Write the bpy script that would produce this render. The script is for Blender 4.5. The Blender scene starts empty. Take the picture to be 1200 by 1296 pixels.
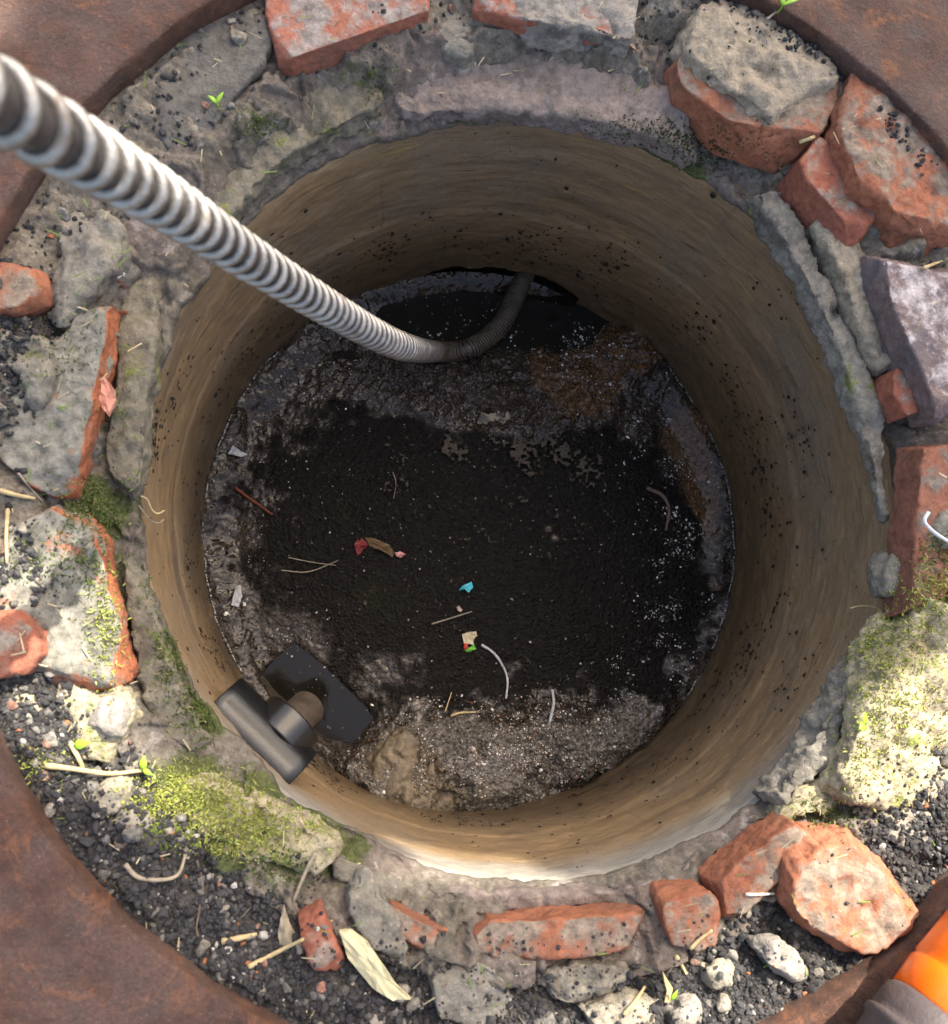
import bpy, bmesh, math, random
import numpy as np
from mathutils import Vector, Matrix
from mathutils.bvhtree import BVHTree
random.seed(7); rng = np.random.default_rng(7)
S = bpy.context.scene
C = S.collection
R = math.radians

# ------------------------------------------------------------------ camera
CAM = np.array([-0.2036, -0.1797, 0.9076]); AX, AY = 0.1537, -0.1463; FPX = 1150.0
RX = np.array([[1,0,0],[0,math.cos(AX),-math.sin(AX)],[0,math.sin(AX),math.cos(AX)]])
RY = np.array([[math.cos(AY),0,math.sin(AY)],[0,1,0],[-math.sin(AY),0,math.cos(AY)]])
RC = RX @ RY
cam = bpy.data.cameras.new('camera'); camo = bpy.data.objects.new('camera', cam); C.objects.link(camo)
M4 = Matrix.Identity(4)
for i in range(3):
    for j in range(3): M4[i][j] = RC[i][j]
    M4[i][3] = CAM[i]
camo.matrix_world = M4
cam.sensor_fit = 'HORIZONTAL'; cam.sensor_width = 36; cam.lens = 36*FPX/1200
cam.clip_start = 0.02; cam.clip_end = 500
cam.dof.use_dof = True; cam.dof.focus_distance = 1.16; cam.dof.aperture_fstop = 10
S.camera = camo

# ------------------------------------------------------------------ sky, sun, exposure
SUN_EL, SUN_AZ = R(50), (0.55, 0.835)          # horizontal direction towards the sun
sl = math.hypot(*SUN_AZ)
SUN = Vector((SUN_AZ[0]/sl*math.cos(SUN_EL), SUN_AZ[1]/sl*math.cos(SUN_EL), math.sin(SUN_EL)))
w = bpy.data.worlds.new('World'); S.world = w; w.use_nodes = True
nt = w.node_tree; nt.nodes.clear()
sky = nt.nodes.new('ShaderNodeTexSky'); sky.sky_type = 'NISHITA'; sky.sun_disc = False
sky.sun_elevation = SUN_EL; sky.sun_rotation = math.atan2(SUN.x, SUN.y)
sky.dust_density = 5.0; sky.air_density = 1.0; sky.ozone_density = 0.3
bg = nt.nodes.new('ShaderNodeBackground'); bg.inputs[1].default_value = 0.15
wo = nt.nodes.new('ShaderNodeOutputWorld'); nt.links.new(sky.outputs[0], bg.inputs[0]); nt.links.new(bg.outputs[0], wo.inputs[0])
sun = bpy.data.lights.new('sun', 'SUN'); sun.energy = 4.4; sun.angle = R(0.53); sun.color = (1, .95, .87)
suno = bpy.data.objects.new('sun', sun); C.objects.link(suno)
suno.rotation_euler = SUN.to_track_quat('Z', 'Y').to_euler(); suno.location = SUN*20
S.view_settings.view_transform = 'Standard'; S.view_settings.look = 'None'
S.view_settings.exposure = 1.65; S.view_settings.gamma = 1
S.view_settings.use_white_balance = True; S.view_settings.white_balance_temperature = 7000
S.cycles.max_bounces = 5; S.cycles.diffuse_bounces = 3; S.cycles.glossy_bounces = 3; S.cycles.transmission_bounces = 2; S.cycles.transparent_max_bounces = 4

# ------------------------------------------------------------------ layout constants and helpers
RP = 0.40           # inner radius of the concrete shaft, rim at z = 0
ZW = -0.425         # water level
RF, ZF = 0.540, 0.106   # opening radius and top of the iron frame

def at(px, py, z):
    """point of the plane at height z that photograph pixel (px, py) shows"""
    v = RC @ np.array([(px-600)/FPX, -(py-648)/FPX, -1.0]); t = (z-CAM[2])/v[2]
    return Vector(CAM+v*t)
def atd(px, py, d):
    v = RC @ np.array([(px-600)/FPX, -(py-648)/FPX, -1.0])
    return Vector(CAM+v*d)

def hsh(ix, iy, iz, seed):
    h = (ix*374761393 + iy*668265263 + iz*2147483647 + seed*974634777) & 0xFFFFFFFF
    h = ((h ^ (h >> 13))*1274126177) & 0xFFFFFFFF
    h = ((h ^ (h >> 16))*2246822519) & 0xFFFFFFFF
    return ((h ^ (h >> 15)) & 0xFFFFFF)/float(0xFFFFFF)
def vnoise(P, seed=0):
    P = np.asarray(P, float); f = np.floor(P).astype(np.int64); t = P-f; t = t*t*t*(t*(t*6-15)+10)
    out = 0
    for a in (0,1):
        for b in (0,1):
            for c in (0,1):
                wgt = (t[...,0] if a else 1-t[...,0])*(t[...,1] if b else 1-t[...,1])*(t[...,2] if c else 1-t[...,2])
                out = out + wgt*hsh(f[...,0]+a, f[...,1]+b, f[...,2]+c, seed)
    return out*2-1
def fbm(P, oct=4, seed=0, gain=.5):
    P = np.asarray(P, float); o = 0; a = 1; s = 0
    for k in range(oct):
        o = o + a*vnoise(P*(2.03**k)+k*17.3, seed+k); s += a; a *= gain
    return o/s
def sst(a, b, x):
    t = np.clip((x-a)/(b-a), 0, 1); return t*t*(3-2*t)

def tag(o, label=None, cat=None, group=None, kind=None):
    if label: o['label'] = label
    if cat: o['category'] = cat
    if group: o['group'] = group
    if kind: o['kind'] = kind
    return o
def link(name, me, mat=None, parent=None, smooth=True):
    o = bpy.data.objects.new(name, me); C.objects.link(o)
    if mat: me.materials.clear(); me.materials.append(mat)
    if smooth: me.polygons.foreach_set('use_smooth', [True]*len(me.polygons))
    if parent: o.parent = parent; o.matrix_parent_inverse = Matrix.Translation(-parent.location)
    return o
def mk(name, V, F, mat=None, parent=None, smooth=True):
    me = bpy.data.meshes.new(name); me.from_pydata([tuple(v) for v in V], [], [tuple(f) for f in F]); me.update()
    return link(name, me, mat, parent, smooth)
def empty(name, loc):
    o = bpy.data.objects.new(name, None); C.objects.link(o); o.location = loc; o.empty_display_size = .05
    return o
def grid_faces(n, m, wrap=False):
    i, j = np.meshgrid(np.arange(n-1), np.arange(m if wrap else m-1), indexing='ij')
    j2 = (j+1) % m
    return np.stack([i*m+j, (i+1)*m+j, (i+1)*m+j2, i*m+j2], -1).reshape(-1, 4)

# ------------------------------------------------------------------ material helpers
class NT:
    def __init__(s, name):
        s.m = bpy.data.materials.new(name); s.m.use_nodes = True; s.t = s.m.node_tree; s.t.nodes.clear()
        s.out = s.t.nodes.new('ShaderNodeOutputMaterial'); s.b = s.t.nodes.new('ShaderNodeBsdfPrincipled')
        s.t.links.new(s.b.outputs[0], s.out.inputs[0])
        s.tc = s.t.nodes.new('ShaderNodeTexCoord'); s.obj = s.tc.outputs['Object']
        s.geo = s.t.nodes.new('ShaderNodeNewGeometry'); s.pos = s.geo.outputs['Position']
        s.b.inputs['Roughness'].default_value = .85
    def set(s, inp, v):
        if hasattr(v, 'is_linked') or hasattr(v, 'links'): s.t.links.new(v, inp)
        else: inp.default_value = v
    def noise(s, vec, scale, detail=5, rough=.6, dist=0, lac=2):
        n = s.t.nodes.new('ShaderNodeTexNoise'); s.set(n.inputs['Vector'], vec)
        n.inputs['Scale'].default_value = scale; n.inputs['Detail'].default_value = detail
        n.inputs['Roughness'].default_value = rough; n.inputs['Distortion'].default_value = dist
        return n.outputs[0]
    def voro(s, vec, scale, feat='F1', out='Distance'):
        n = s.t.nodes.new('ShaderNodeTexVoronoi'); n.feature = feat; s.set(n.inputs['Vector'], vec); n.inputs['Scale'].default_value = scale
        return n.outputs[out]
    def mapv(s, vec, sc=(1,1,1), loc=(0,0,0)):
        n = s.t.nodes.new('ShaderNodeMapping'); s.set(n.inputs[0], vec); n.inputs[3].default_value = sc; n.inputs[1].default_value = loc
        return n.outputs[0]
    def ramp(s, f, stops):
        n = s.t.nodes.new('ShaderNodeValToRGB'); s.set(n.inputs[0], f); e = n.color_ramp.elements
        while len(e) > 1: e.remove(e[-1])
        e[0].position = stops[0][0]; e[0].color = col(stops[0][1])
        for p, c in stops[1:]: k = e.new(p); k.color = col(c)
        return n.outputs[0]
    def mix(s, f, a, b, mode='MIX'):
        n = s.t.nodes.new('ShaderNodeMix'); n.data_type = 'RGBA'; n.blend_type = mode
        s.set(n.inputs[0], f); s.set(n.inputs[6], col(a) if isinstance(a, tuple) else a); s.set(n.inputs[7], col(b) if isinstance(b, tuple) else b)
        return n.outputs[2]
    def math(s, op, a, b=0.0, c=0.0, clamp=False):
        n = s.t.nodes.new('ShaderNodeMath'); n.operation = op; n.use_clamp = clamp
        s.set(n.inputs[0], a); s.set(n.inputs[1], b); s.set(n.inputs[2], c); return n.outputs[0]
    def mr(s, v, a, b, c=0.0, d=1.0, smooth=True):
        n = s.t.nodes.new('ShaderNodeMapRange'); n.interpolation_type = 'SMOOTHSTEP' if smooth else 'LINEAR'
        s.set(n.inputs[0], v); n.inputs[1].default_value = a; n.inputs[2].default_value = b; n.inputs[3].default_value = c; n.inputs[4].default_value = d
        return n.outputs[0]
    def sep(s, v):
        n = s.t.nodes.new('ShaderNodeSeparateXYZ'); s.set(n.inputs[0], v); return n.outputs
    def attr(s, name, out='Color'):
        n = s.t.nodes.new('ShaderNodeAttribute'); n.attribute_name = name; return n.outputs[out]
    def bump(s, h, strength=.5, dist=.01):
        n = s.t.nodes.new('ShaderNodeBump'); n.inputs['Strength'].default_value = strength; n.inputs['Distance'].default_value = dist
        s.set(n.inputs['Height'], h)
        if s.b.inputs['Normal'].is_linked: s.t.links.new(s.b.inputs['Normal'].links[0].from_socket, n.inputs['Normal'])
        s.t.links.new(n.outputs[0], s.b.inputs['Normal'])
    def base(s, c): s.set(s.b.inputs['Base Color'], col(c) if isinstance(c, tuple) else c)
    def rough(s, c): s.set(s.b.inputs['Roughness'], c)
def col(c): return c if len(c) == 4 else (c[0], c[1], c[2], 1)

def simple(name, c, rough=.7, var=.35, scale=60, metal=0, bump=.3, spec=None):
    n = NT(name); f = n.noise(n.pos, scale, 5, .65)
    d = tuple(x*(1-var) for x in c); l = tuple(min(1, x*(1+var)) for x in c)
    n.base(n.ramp(f, [(.3, d), (.7, l)])); n.rough(rough); n.b.inputs['Metallic'].default_value = metal
    if spec is not None: n.b.inputs['Specular IOR Level'].default_value = spec
    if bump: n.bump(n.noise(n.pos, scale*6, 4, .6), bump, .002)
    return n.m

def brick_mat(name, c, cake=.35, cakec=(.20,.18,.15), seed=0.0):
    n = NT(name); P = n.mapv(n.pos, loc=(seed, seed*.7, seed*1.3))
    big = n.noise(P, 18, 5, .6); fine = n.noise(P, 140, 5, .7)
    d = tuple(x*.55 for x in c); l = (min(1,c[0]*1.25), c[1]*1.35, c[2]*1.35)
    cc = n.ramp(fine, [(.25, d), (.5, c), (.75, l)])
    cc = n.mix(n.mr(big, .45, .7, 0, .6), cc, (c[0]*.55, c[1]*.75, c[2]*.9))
    pits = n.mr(n.voro(P, 230), .05, .2, 1, 0)
    cc = n.mix(n.math('MULTIPLY', pits, .55), cc, (.035,.028,.025))
    # soil and mortar lying on the faces that look up
    nz = n.sep(n.geo.outputs['Normal'])[2]
    k = n.math('ADD', n.math('MULTIPLY', nz, .32), n.math('MULTIPLY', n.noise(P, 30, 6, .7), 1.0))
    k = n.mr(k, 1.05-cake*.75, 1.2-cake*.75)
    cak = n.ramp(n.noise(P, 90, 5, .7), [(.3, tuple(x*.45 for x in cakec)), (.5, cakec), (.72, tuple(min(1,x*1.6) for x in cakec))])
    cc = n.mix(k, cc, cak)
    n.base(cc); n.rough(.92); n.b.inputs['Specular IOR Level'].default_value = .25
    n.bump(n.noise(P, 260, 5, .7), .55, .003); n.bump(n.noise(P, 60, 4, .6), .5, .006)
    return n.m

def mortar_mat(name, c, moss=0.0, dark=.3, seed=0.0, pebble=True):
    n = NT(name); P = n.mapv(n.pos, loc=(seed, -seed, seed*.5))
    f1 = n.noise(P, 22, 6, .65); f2 = n.noise(P, 120, 6, .7)
    cc = n.ramp(f2, [(.2, tuple(x*.45 for x in c)), (.48, c), (.8, tuple(min(1,x*1.55) for x in c))])
    cc = n.mix(n.mr(f1, .47, .68, 0, dark*1.6), cc, (.05,.045,.04))
    cc = n.mix(n.mr(n.noise(P, 45, 5, .7, .4), .58, .7, 0, .5), cc, (c[0]*1.25, c[1]*1.1, c[2]*.85))
    if pebble:
        v = n.voro(P, 150, out='Color'); cc = n.mix(n.mr(n.voro(P, 150), .1, .35, .35, 0), cc, n.mix(.9, v, (.3,.27,.235)))
    if moss:
        mm = n.mr(n.noise(P, 26, 6, .75, .3), .66-moss*.3, .74-moss*.3)
        mc = n.ramp(n.noise(P, 200, 4, .7), [(.3, (.06,.08,.018)), (.6, (.19,.22,.05)), (.8, (.36,.37,.10))])
        cc = n.mix(n.math('MULTIPLY', mm, .85), cc, mc)
    n.base(cc); n.rough(.93); n.b.inputs['Specular IOR Level'].default_value = .25
    n.bump(n.noise(P, 320, 5, .7), .6, .003); n.bump(n.noise(P, 75, 5, .65), .6, .008)
    return n.m

# =================================================================== MATERIALS
def rust_mat():
    n = NT('rusty_iron'); P = n.pos
    a = n.noise(P, 9, 6, .65, .3); b = n.noise(P, 55, 6, .7); c = n.noise(P, 260, 4, .7)
    cc = n.ramp(b, [(.25, (.045,.026,.021)), (.5, (.115,.054,.036)), (.75, (.22,.105,.066))])
    cc = n.mix(n.mr(n.noise(P, 20, 7, .78, .6), .53, .66, 0, .75), cc, (.33,.125,.05))
    cc = n.mix(n.mr(a, .42, .60, 0, .5), cc, n.ramp(c, [(.3,(.085,.058,.050)),(.7,(.22,.155,.135))]))
    cc = n.mix(n.mr(c, .62, .72, 0, .5), cc, (.32,.26,.22))
    cc = n.mix(n.mr(n.noise(P, 14, 6, .7, .8), .62, .7, 0, .6), cc, (.06,.05,.05))
    n.base(cc); n.rough(n.mr(b, .3, .7, .55, .8)); n.b.inputs['Specular IOR Level'].default_value = .4
    n.bump(n.noise(P, 210, 7, .78), .9, .008); n.bump(n.noise(P, 38, 5, .7), .6, .012)
    return n.m

def wall_mat():
    n = NT('stained_concrete'); uv = n.tc.outputs['UV']
    P = n.pos
    st1 = n.noise(n.mapv(uv, (7, 75, 1)), 1, 7, .66, .6)          # streaks that run round the pipe
    st2 = n.noise(n.mapv(uv, (38, 330, 1), (3, 1, 0)), 1, 6, .7, .4)
    st3 = n.noise(n.mapv(uv, (2.6, 20, 1), (1, 7, 0)), 1, 6, .65, .8)
    bl = n.noise(P, 11, 7, .7, .5); fine = n.noise(P, 210, 6, .75); mid = n.noise(P, 48, 6, .72)
    cc = n.ramp(st2, [(.25, (.185,.125,.070)), (.5, (.285,.198,.112)), (.75, (.42,.295,.165))])
    cc = n.mix(n.mr(st1, .40, .62, 0, .6), cc, n.ramp(mid, [(.3, (.14,.094,.052)), (.7, (.28,.19,.10))]))
    cc = n.mix(n.mr(st1, .56, .70, 0, .65), cc, n.ramp(st2, [(.3, (.36,.225,.085)), (.7, (.56,.375,.16))]))
    cc = n.mix(n.mr(n.noise(P, 5, 5, .6, .5), .46, .62, 0, .6), cc, n.ramp(fine, [(.3, (.15,.118,.085)), (.7, (.29,.235,.175))]))
    cc = n.mix(n.mr(st3, .50, .66, 0, .6), cc, n.ramp(fine, [(.3, (.07,.052,.036)), (.7, (.17,.128,.088))]))
    cc = n.mix(n.mr(bl, .50, .66, 0, .6), cc, n.ramp(fine, [(.3, (.16,.112,.062)), (.7, (.32,.225,.125))]))
    cc = n.mix(n.mr(fine, .30, .42, .55, 0), cc, (.07,.052,.036))
    cc = n.mix(n.mr(n.noise(n.mapv(uv, (60, 4, 1), (2, 3, 0)), 1, 5, .65, .5), .60, .72, 0, .35), cc, (.09,.07,.05))   # drip runs
    cc = n.mix(n.mr(n.voro(P, 170), .04, .16, .7, 0), cc, (.06,.046,.034))                                          # pores
    # thin dark scratches
    cc = n.mix(n.mr(n.noise(n.mapv(uv, (14, 210, 1), (9, 4, 0)), 1, 5, .6, 1.0), .62, .68, 0, .75), cc, (.05,.04,.03))
    uvs = n.sep(uv); v = uvs[1]; u = uvs[0]
    # grey cement smear on the near side of the mouth, dark wet tide band above the water
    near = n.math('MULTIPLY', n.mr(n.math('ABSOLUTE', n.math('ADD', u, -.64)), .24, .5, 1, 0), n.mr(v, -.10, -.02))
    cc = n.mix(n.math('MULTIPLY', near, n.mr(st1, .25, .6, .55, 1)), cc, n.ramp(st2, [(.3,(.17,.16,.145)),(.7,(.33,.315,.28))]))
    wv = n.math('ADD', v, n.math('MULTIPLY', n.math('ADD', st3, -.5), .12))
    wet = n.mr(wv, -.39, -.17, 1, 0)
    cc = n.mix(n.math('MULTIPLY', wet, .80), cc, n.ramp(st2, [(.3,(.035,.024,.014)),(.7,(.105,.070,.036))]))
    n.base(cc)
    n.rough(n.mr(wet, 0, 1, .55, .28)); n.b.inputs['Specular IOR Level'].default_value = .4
    n.bump(n.math('ADD', fine, n.math('MULTIPLY', st2, .6)), .35, .003); n.bump(mid, .25, .005)
    return n.m

def sludge_mat():
    n = NT('wet_sludge'); P = n.pos; a = n.attr('Col'); wv = n.attr('Wet', 'Fac')
    f = n.noise(P, 150, 6, .75)
    cc = n.mix(n.mr(f, .36, .66, 0, 1), n.mix(.8, a, (.002,.0017,.0013)), a)
    cc = n.mix(n.mr(n.noise(P, 480, 3, .6), .68, .73, 0, .22), cc, (.16,.14,.12))
    n.base(cc)
    n.rough(n.math('ADD', n.mr(wv, 0, 1, .55, .04), n.mr(n.noise(P, 50, 4, .6), .35, .7, 0, .14))); n.set(n.b.inputs['Specular IOR Level'], n.mr(wv, 0, 1, .15, .6))
    n.set(n.b.inputs['Coat Weight'], n.mr(wv, .35, .9, 0, .8)); n.b.inputs['Coat Roughness'].default_value = .06; n.b.inputs['Coat IOR'].default_value = 1.36
    n.bump(n.noise(P, 560, 4, .7), .8, .004); n.bump(n.voro(P, 240), .8, .006)
    return n.m

def water_mat():
    n = NT('murky_water')
    n.base((.010,.009,.007)); n.rough(.06); n.b.inputs['IOR'].default_value = 1.33
    n.bump(n.noise(n.pos, 40, 4, .5), .07, .005)
    return n.m

def steel_mat():
    n = NT('worn_steel'); P = n.pos
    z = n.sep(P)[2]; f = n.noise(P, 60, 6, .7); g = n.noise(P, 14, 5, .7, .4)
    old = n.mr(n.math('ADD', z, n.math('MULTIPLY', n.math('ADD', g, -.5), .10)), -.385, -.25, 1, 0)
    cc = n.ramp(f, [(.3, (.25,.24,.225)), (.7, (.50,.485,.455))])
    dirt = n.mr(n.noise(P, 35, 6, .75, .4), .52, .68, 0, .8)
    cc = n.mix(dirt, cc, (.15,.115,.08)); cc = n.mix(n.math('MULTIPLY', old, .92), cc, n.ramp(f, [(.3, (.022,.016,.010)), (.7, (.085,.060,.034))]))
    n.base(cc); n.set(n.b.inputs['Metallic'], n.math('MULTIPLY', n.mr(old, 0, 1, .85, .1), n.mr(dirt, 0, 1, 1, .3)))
    n.rough(n.mr(f, .3, .7, .38, .62)); n.bump(n.noise(P, 300, 5, .7), .3, .0015)
    return n.m

def vcol_mat(name, rough=.8, spec=.4):
    n = NT(name); a = n.attr('Col'); f = n.noise(n.pos, 300, 4, .7)
    n.base(n.mix(n.mr(f, .3, .7, 0, .6), n.mix(.35, a, (.0,.0,.0)), a)); n.rough(rough); n.b.inputs['Specular IOR Level'].default_value = spec
    n.bump(n.noise(n.pos, 700, 3, .6), .3, .001)
    return n.m
def bed_mat():
    n = NT('soil_and_grit'); P = n.pos
    f = n.noise(P, 150, 6, .75); g = n.noise(P, 25, 6, .7, .4)
    cc = n.ramp(f, [(.25, (.018,.018,.02)), (.5, (.05,.047,.045)), (.78, (.14,.125,.105))])
    so = n.attr('Soil', 'Fac'); h = n.noise(P, 34, 6, .7, .4)
    mor = n.ramp(f, [(.25, (.065,.055,.044)), (.5, (.17,.15,.12)), (.78, (.34,.305,.25))])
    mor = n.mix(n.mr(h, .56, .68, 0, .6), mor, (.32,.29,.26))
    cc = n.mix(n.mr(n.math('ADD', n.math('MULTIPLY', so, .55), n.math('MULTIPLY', g, .9)), .52, .66, 1, 0), cc, mor)
    mo = n.attr('Moss', 'Fac')
    mm = n.mr(n.math('ADD', mo, n.math('MULTIPLY', n.math('ADD', n.noise(P, 40, 6, .75), -.5), 1.3)), .42, .62)
    mc = n.ramp(n.noise(P, 230, 5, .7), [(.3, (.035,.055,.012)), (.55, (.12,.16,.03)), (.8, (.30,.32,.08))])
    cc = n.mix(n.math('MULTIPLY', mm, .85), cc, mc)
    n.base(cc); n.rough(.95); n.b.inputs['Specular IOR Level'].default_value = .2
    n.bump(n.noise(P, 380, 5, .7), .7, .003); n.bump(n.noise(P, 90, 5, .65), .6, .007)
    return n.m
def collar_mat():
    n = NT('cement_collar'); P = n.pos
    f = n.noise(P, 130, 6, .75); g = n.noise(P, 12, 6, .65, .5); h = n.noise(P, 34, 6, .7, .4)
    cc = n.ramp(f, [(.25, (.055,.048,.040)), (.5, (.135,.120,.100)), (.78, (.26,.235,.20))])
    cc = n.mix(n.mr(g, .48, .66, 0, .8), cc, n.ramp(f, [(.3, (.035,.032,.025)), (.7, (.105,.095,.070))]))
    cc = n.mix(n.mr(n.noise(P, 7, 5, .6, .4), .45, .6, 0, .6), cc, n.ramp(f, [(.3,(.085,.064,.056)),(.7,(.20,.162,.145))]))
    cc = n.mix(n.mr(h, .58, .70, 0, .75), cc, (.33,.305,.29))
    cc = n.mix(n.mr(n.noise(P, 60, 5, .7), .60, .70, 0, .8), cc, (.03,.028,.024))
    mo = n.attr('Moss', 'Fac')
    mm = n.mr(n.math('ADD', mo, n.math('MULTIPLY', n.math('ADD', n.noise(P, 40, 6, .75), -.5), 1.4)), .42, .66)
    mc = n.ramp(n.noise(P, 230, 5, .7), [(.3, (.02,.03,.008)), (.55, (.07,.09,.024)), (.8, (.16,.18,.05))])
    cc = n.mix(n.math('MULTIPLY', mm, .85), cc, mc)
    n.base(cc); n.rough(.93); n.b.inputs['Specular IOR Level'].default_value = .25
    n.bump(n.noise(P, 380, 5, .7), .55, .003); n.bump(n.noise(P, 70, 5, .65), .55, .006)
    return n.m

M_rust, M_wall, M_sludge, M_water, M_steel = rust_mat(), wall_mat(), sludge_mat(), water_mat(), steel_mat()
M_bed, M_collar = bed_mat(), collar_mat()
def rub_mat():
    n = NT('rubble_crumbs'); a = n.attr('Col'); f = n.noise(n.pos, 220, 6, .75)
    n.base(n.mix(n.mr(f, .3, .7), n.mix(.6, a, (.02,.018,.015)), n.mix(.25, a, (.5,.47,.42)))); n.rough(.93); n.b.inputs['Specular IOR Level'].default_value = .2
    n.bump(n.noise(n.pos, 420, 5, .7), .6, .003); return n.m
M_rub = rub_mat()
M_chip = vcol_mat('grit_chips', .8); M_plant = vcol_mat('plant', .7, .3); M_fleck = vcol_mat('flecks', .35, .5); M_glint = vcol_mat('painted_glint_grains', .15, .8)

# =================================================================== SETTING
# open ground round the frame
n_ = NT('asphalt'); f_ = n_.noise(n_.pos, 90, 6, .75)
n_.base(n_.ramp(f_, [(.3, (.03,.03,.032)), (.6, (.07,.068,.065)), (.8, (.15,.14,.13))])); n_.bump(n_.noise(n_.pos, 160, 5, .7), .6, .006)
th = np.linspace(0, 2*np.pi, 96, endpoint=False)
rr = [.78, .9, 1.2, 2, 5, 15, 60]
V = [(r*math.cos(t), r*math.sin(t), .096) for r in rr for t in th]
tag(mk('ground', V, grid_faces(len(rr), 96, True)[:, ::-1], n_.m), kind='structure')

def moss_field(x, y):
    """where moss has grown, 0..1"""
    m = np.zeros_like(x)
    for (px, py, r, s) in ((120,640,.05,.9),(110,720,.05,.7),(130,790,.045,.9),(60,700,.05,.4),(230,1010,.06,1),(310,1040,.06,1),(380,1060,.05,.9),(430,1085,.05,.7),(260,900,.05,.8),(210,830,.04,.7),(190,600,.04,.5),
                           (1130,800,.06,.9),(1180,760,.05,1),(1110,880,.06,.8),(1150,960,.06,.6),(1080,990,.04,.5),(830,170,.07,1.0),(760,150,.05,.8),(880,190,.05,1.0),(590,142,.05,.6),(330,160,.06,.4),(460,110,.05,.6),(230,330,.06,.35),(200,420,.05,.4),(60,330,.05,.3)):
        p = at(px, py, .05); m = np.maximum(m, s*np.exp(-((x-p.x)**2+(y-p.y)**2)/(r*.8)**2))
    return m
def add_fac(o, name, vals):
    a = o.data.attributes.new(name, 'FLOAT', 'POINT'); a.data.foreach_set('value', np.asarray(vals, np.float32))
def add_col(o, cols):
    a = o.data.attributes.new('Col', 'FLOAT_COLOR', 'POINT')
    c = np.ones((len(cols), 4), np.float32); c[:, :3] = cols; a.data.foreach_set('color', c.ravel())

# rubble bed between the collar and the iron frame
NTH = 900
th = np.linspace(0, 2*np.pi, NTH, endpoint=False)
r1 = np.linspace(.435, .61, 58)
RRg, TT = np.meshgrid(r1, th, indexing='ij'); X = RRg*np.cos(TT); Y = RRg*np.sin(TT)
P3 = np.stack([X, Y, 0*X], -1)
Zb = .000 + .060*sst(.44, .47, RRg+.014*fbm(P3*14, 3, 5)) + .022*sst(.47, .54, RRg) + .018*fbm(P3*22, 4, 11) + .010*fbm(P3*75, 4, 12)
Zb = np.where(RRg > .532, np.minimum(Zb, .078), Zb)
bed = mk('rubble_bed', np.stack([X, Y, Zb], -1).reshape(-1, 3), grid_faces(58, NTH, True), M_bed)
def topx(P):
    q = (np.asarray(P, float)-CAM)@RC; return 600+FPX*q[..., 0]/-q[..., 2], 648-FPX*q[..., 1]/-q[..., 2]
SOIL = ((300,1180,170,1),(130,1080,120,.9),(60,920,90,.9),(60,740,60,.8),(480,1270,120,1),(800,1290,150,1),(920,1240,110,1),(1140,1010,120,.8),(1170,1060,80,1),(640,1230,90,.8),(180,960,60,.4),
        (470,80,50,.7),(960,20,60,.8),(1150,140,60,.5),(20,460,90,.5),(1190,420,70,.4),(1060,1200,60,.5),(1100,1170,40,.35),(890,1190,40,.4),(1010,40,50,.7),(60,400,50,.6))
bx_, by_ = topx(np.stack([X, Y, Zb], -1)); so_ = 0*X
for (x, y, r, q_) in SOIL: so_ = np.maximum(so_, q_*np.exp(-((bx_-x)**2+(by_-y)**2)/(r*r)))
add_fac(bed, 'Soil', so_.ravel())
tag(bed, kind='structure'); add_fac(bed, 'Moss', moss_field(X, Y).ravel())

# ------------------------------------------------------------------ concrete shaft
shaft = tag(empty('concrete_shaft', (0, 0, -.45)), 'brown stained round concrete shaft going down to dark water', 'shaft')
NT2 = 720; th = np.linspace(0, 2*np.pi, NT2+1)
nz = 130
ang = np.degrees(th); arch = np.zeros_like(th)
TA = 84.0; HW = 19.0
dA = (ang-TA)/HW
bot = np.where(np.abs(dA) < 1, ZW+.006+.040*np.sqrt(np.clip(1-dA**2, 0, 1)), -.52)
bot = bot + .004*fbm(np.stack([th*9, th*0, th*0], -1), 3, 3)*(np.abs(dA) < 1)
k = np.linspace(0, 1, nz)
topz = .004+.004*fbm(np.stack([np.cos(th)*6, np.sin(th)*6, 0*th], -1), 3, 21)
Zs = np.maximum(topz[None]*(1-k[:, None]) -.52*k[:, None], bot[None])
TH = np.repeat(th[None], nz, 0)
Pn = np.stack([np.cos(TH)*9, np.sin(TH)*9, Zs*22], -1)
Rs = RP + .0030*fbm(Pn, 4, 31) + .0012*fbm(Pn*np.array([3, 3, 9]), 3, 41)
Rs = Rs + .010*np.exp(-(k[:, None]/.02)**2) - .006*np.clip(.35+fbm(np.stack([np.cos(TH)*14, np.sin(TH)*14, Zs*30], -1), 4, 35), 0, 1)*np.exp(-((Zs+.385+.012*fbm(np.stack([np.cos(TH)*4, np.sin(TH)*4, 0*Zs], -1), 3, 36))/.016)**2)
Rs = Rs - .0022*sst(-.205, -.212, Zs+.008*fbm(np.stack([np.cos(TH)*5, np.sin(TH)*5, 0*Zs], -1), 3, 37))*(Zs < -.1)
V = np.stack([Rs*np.cos(TH), Rs*np.sin(TH), Zs], -1).reshape(-1, 3)
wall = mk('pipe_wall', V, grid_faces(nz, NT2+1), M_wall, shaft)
uvl = wall.data.uv_layers.new(name='UVMap')
uvv = np.stack([((TH+np.pi*.9) % (2*np.pi))*0+TH*RP-1.24, Zs], -1).reshape(-1, 2)     # metres round and down the pipe
li = np.zeros(len(wall.data.loops), np.int32); wall.data.loops.foreach_get('vertex_index', li)
uvl.data.foreach_set('uv', uvv[li].astype(np.float32).ravel())

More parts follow.
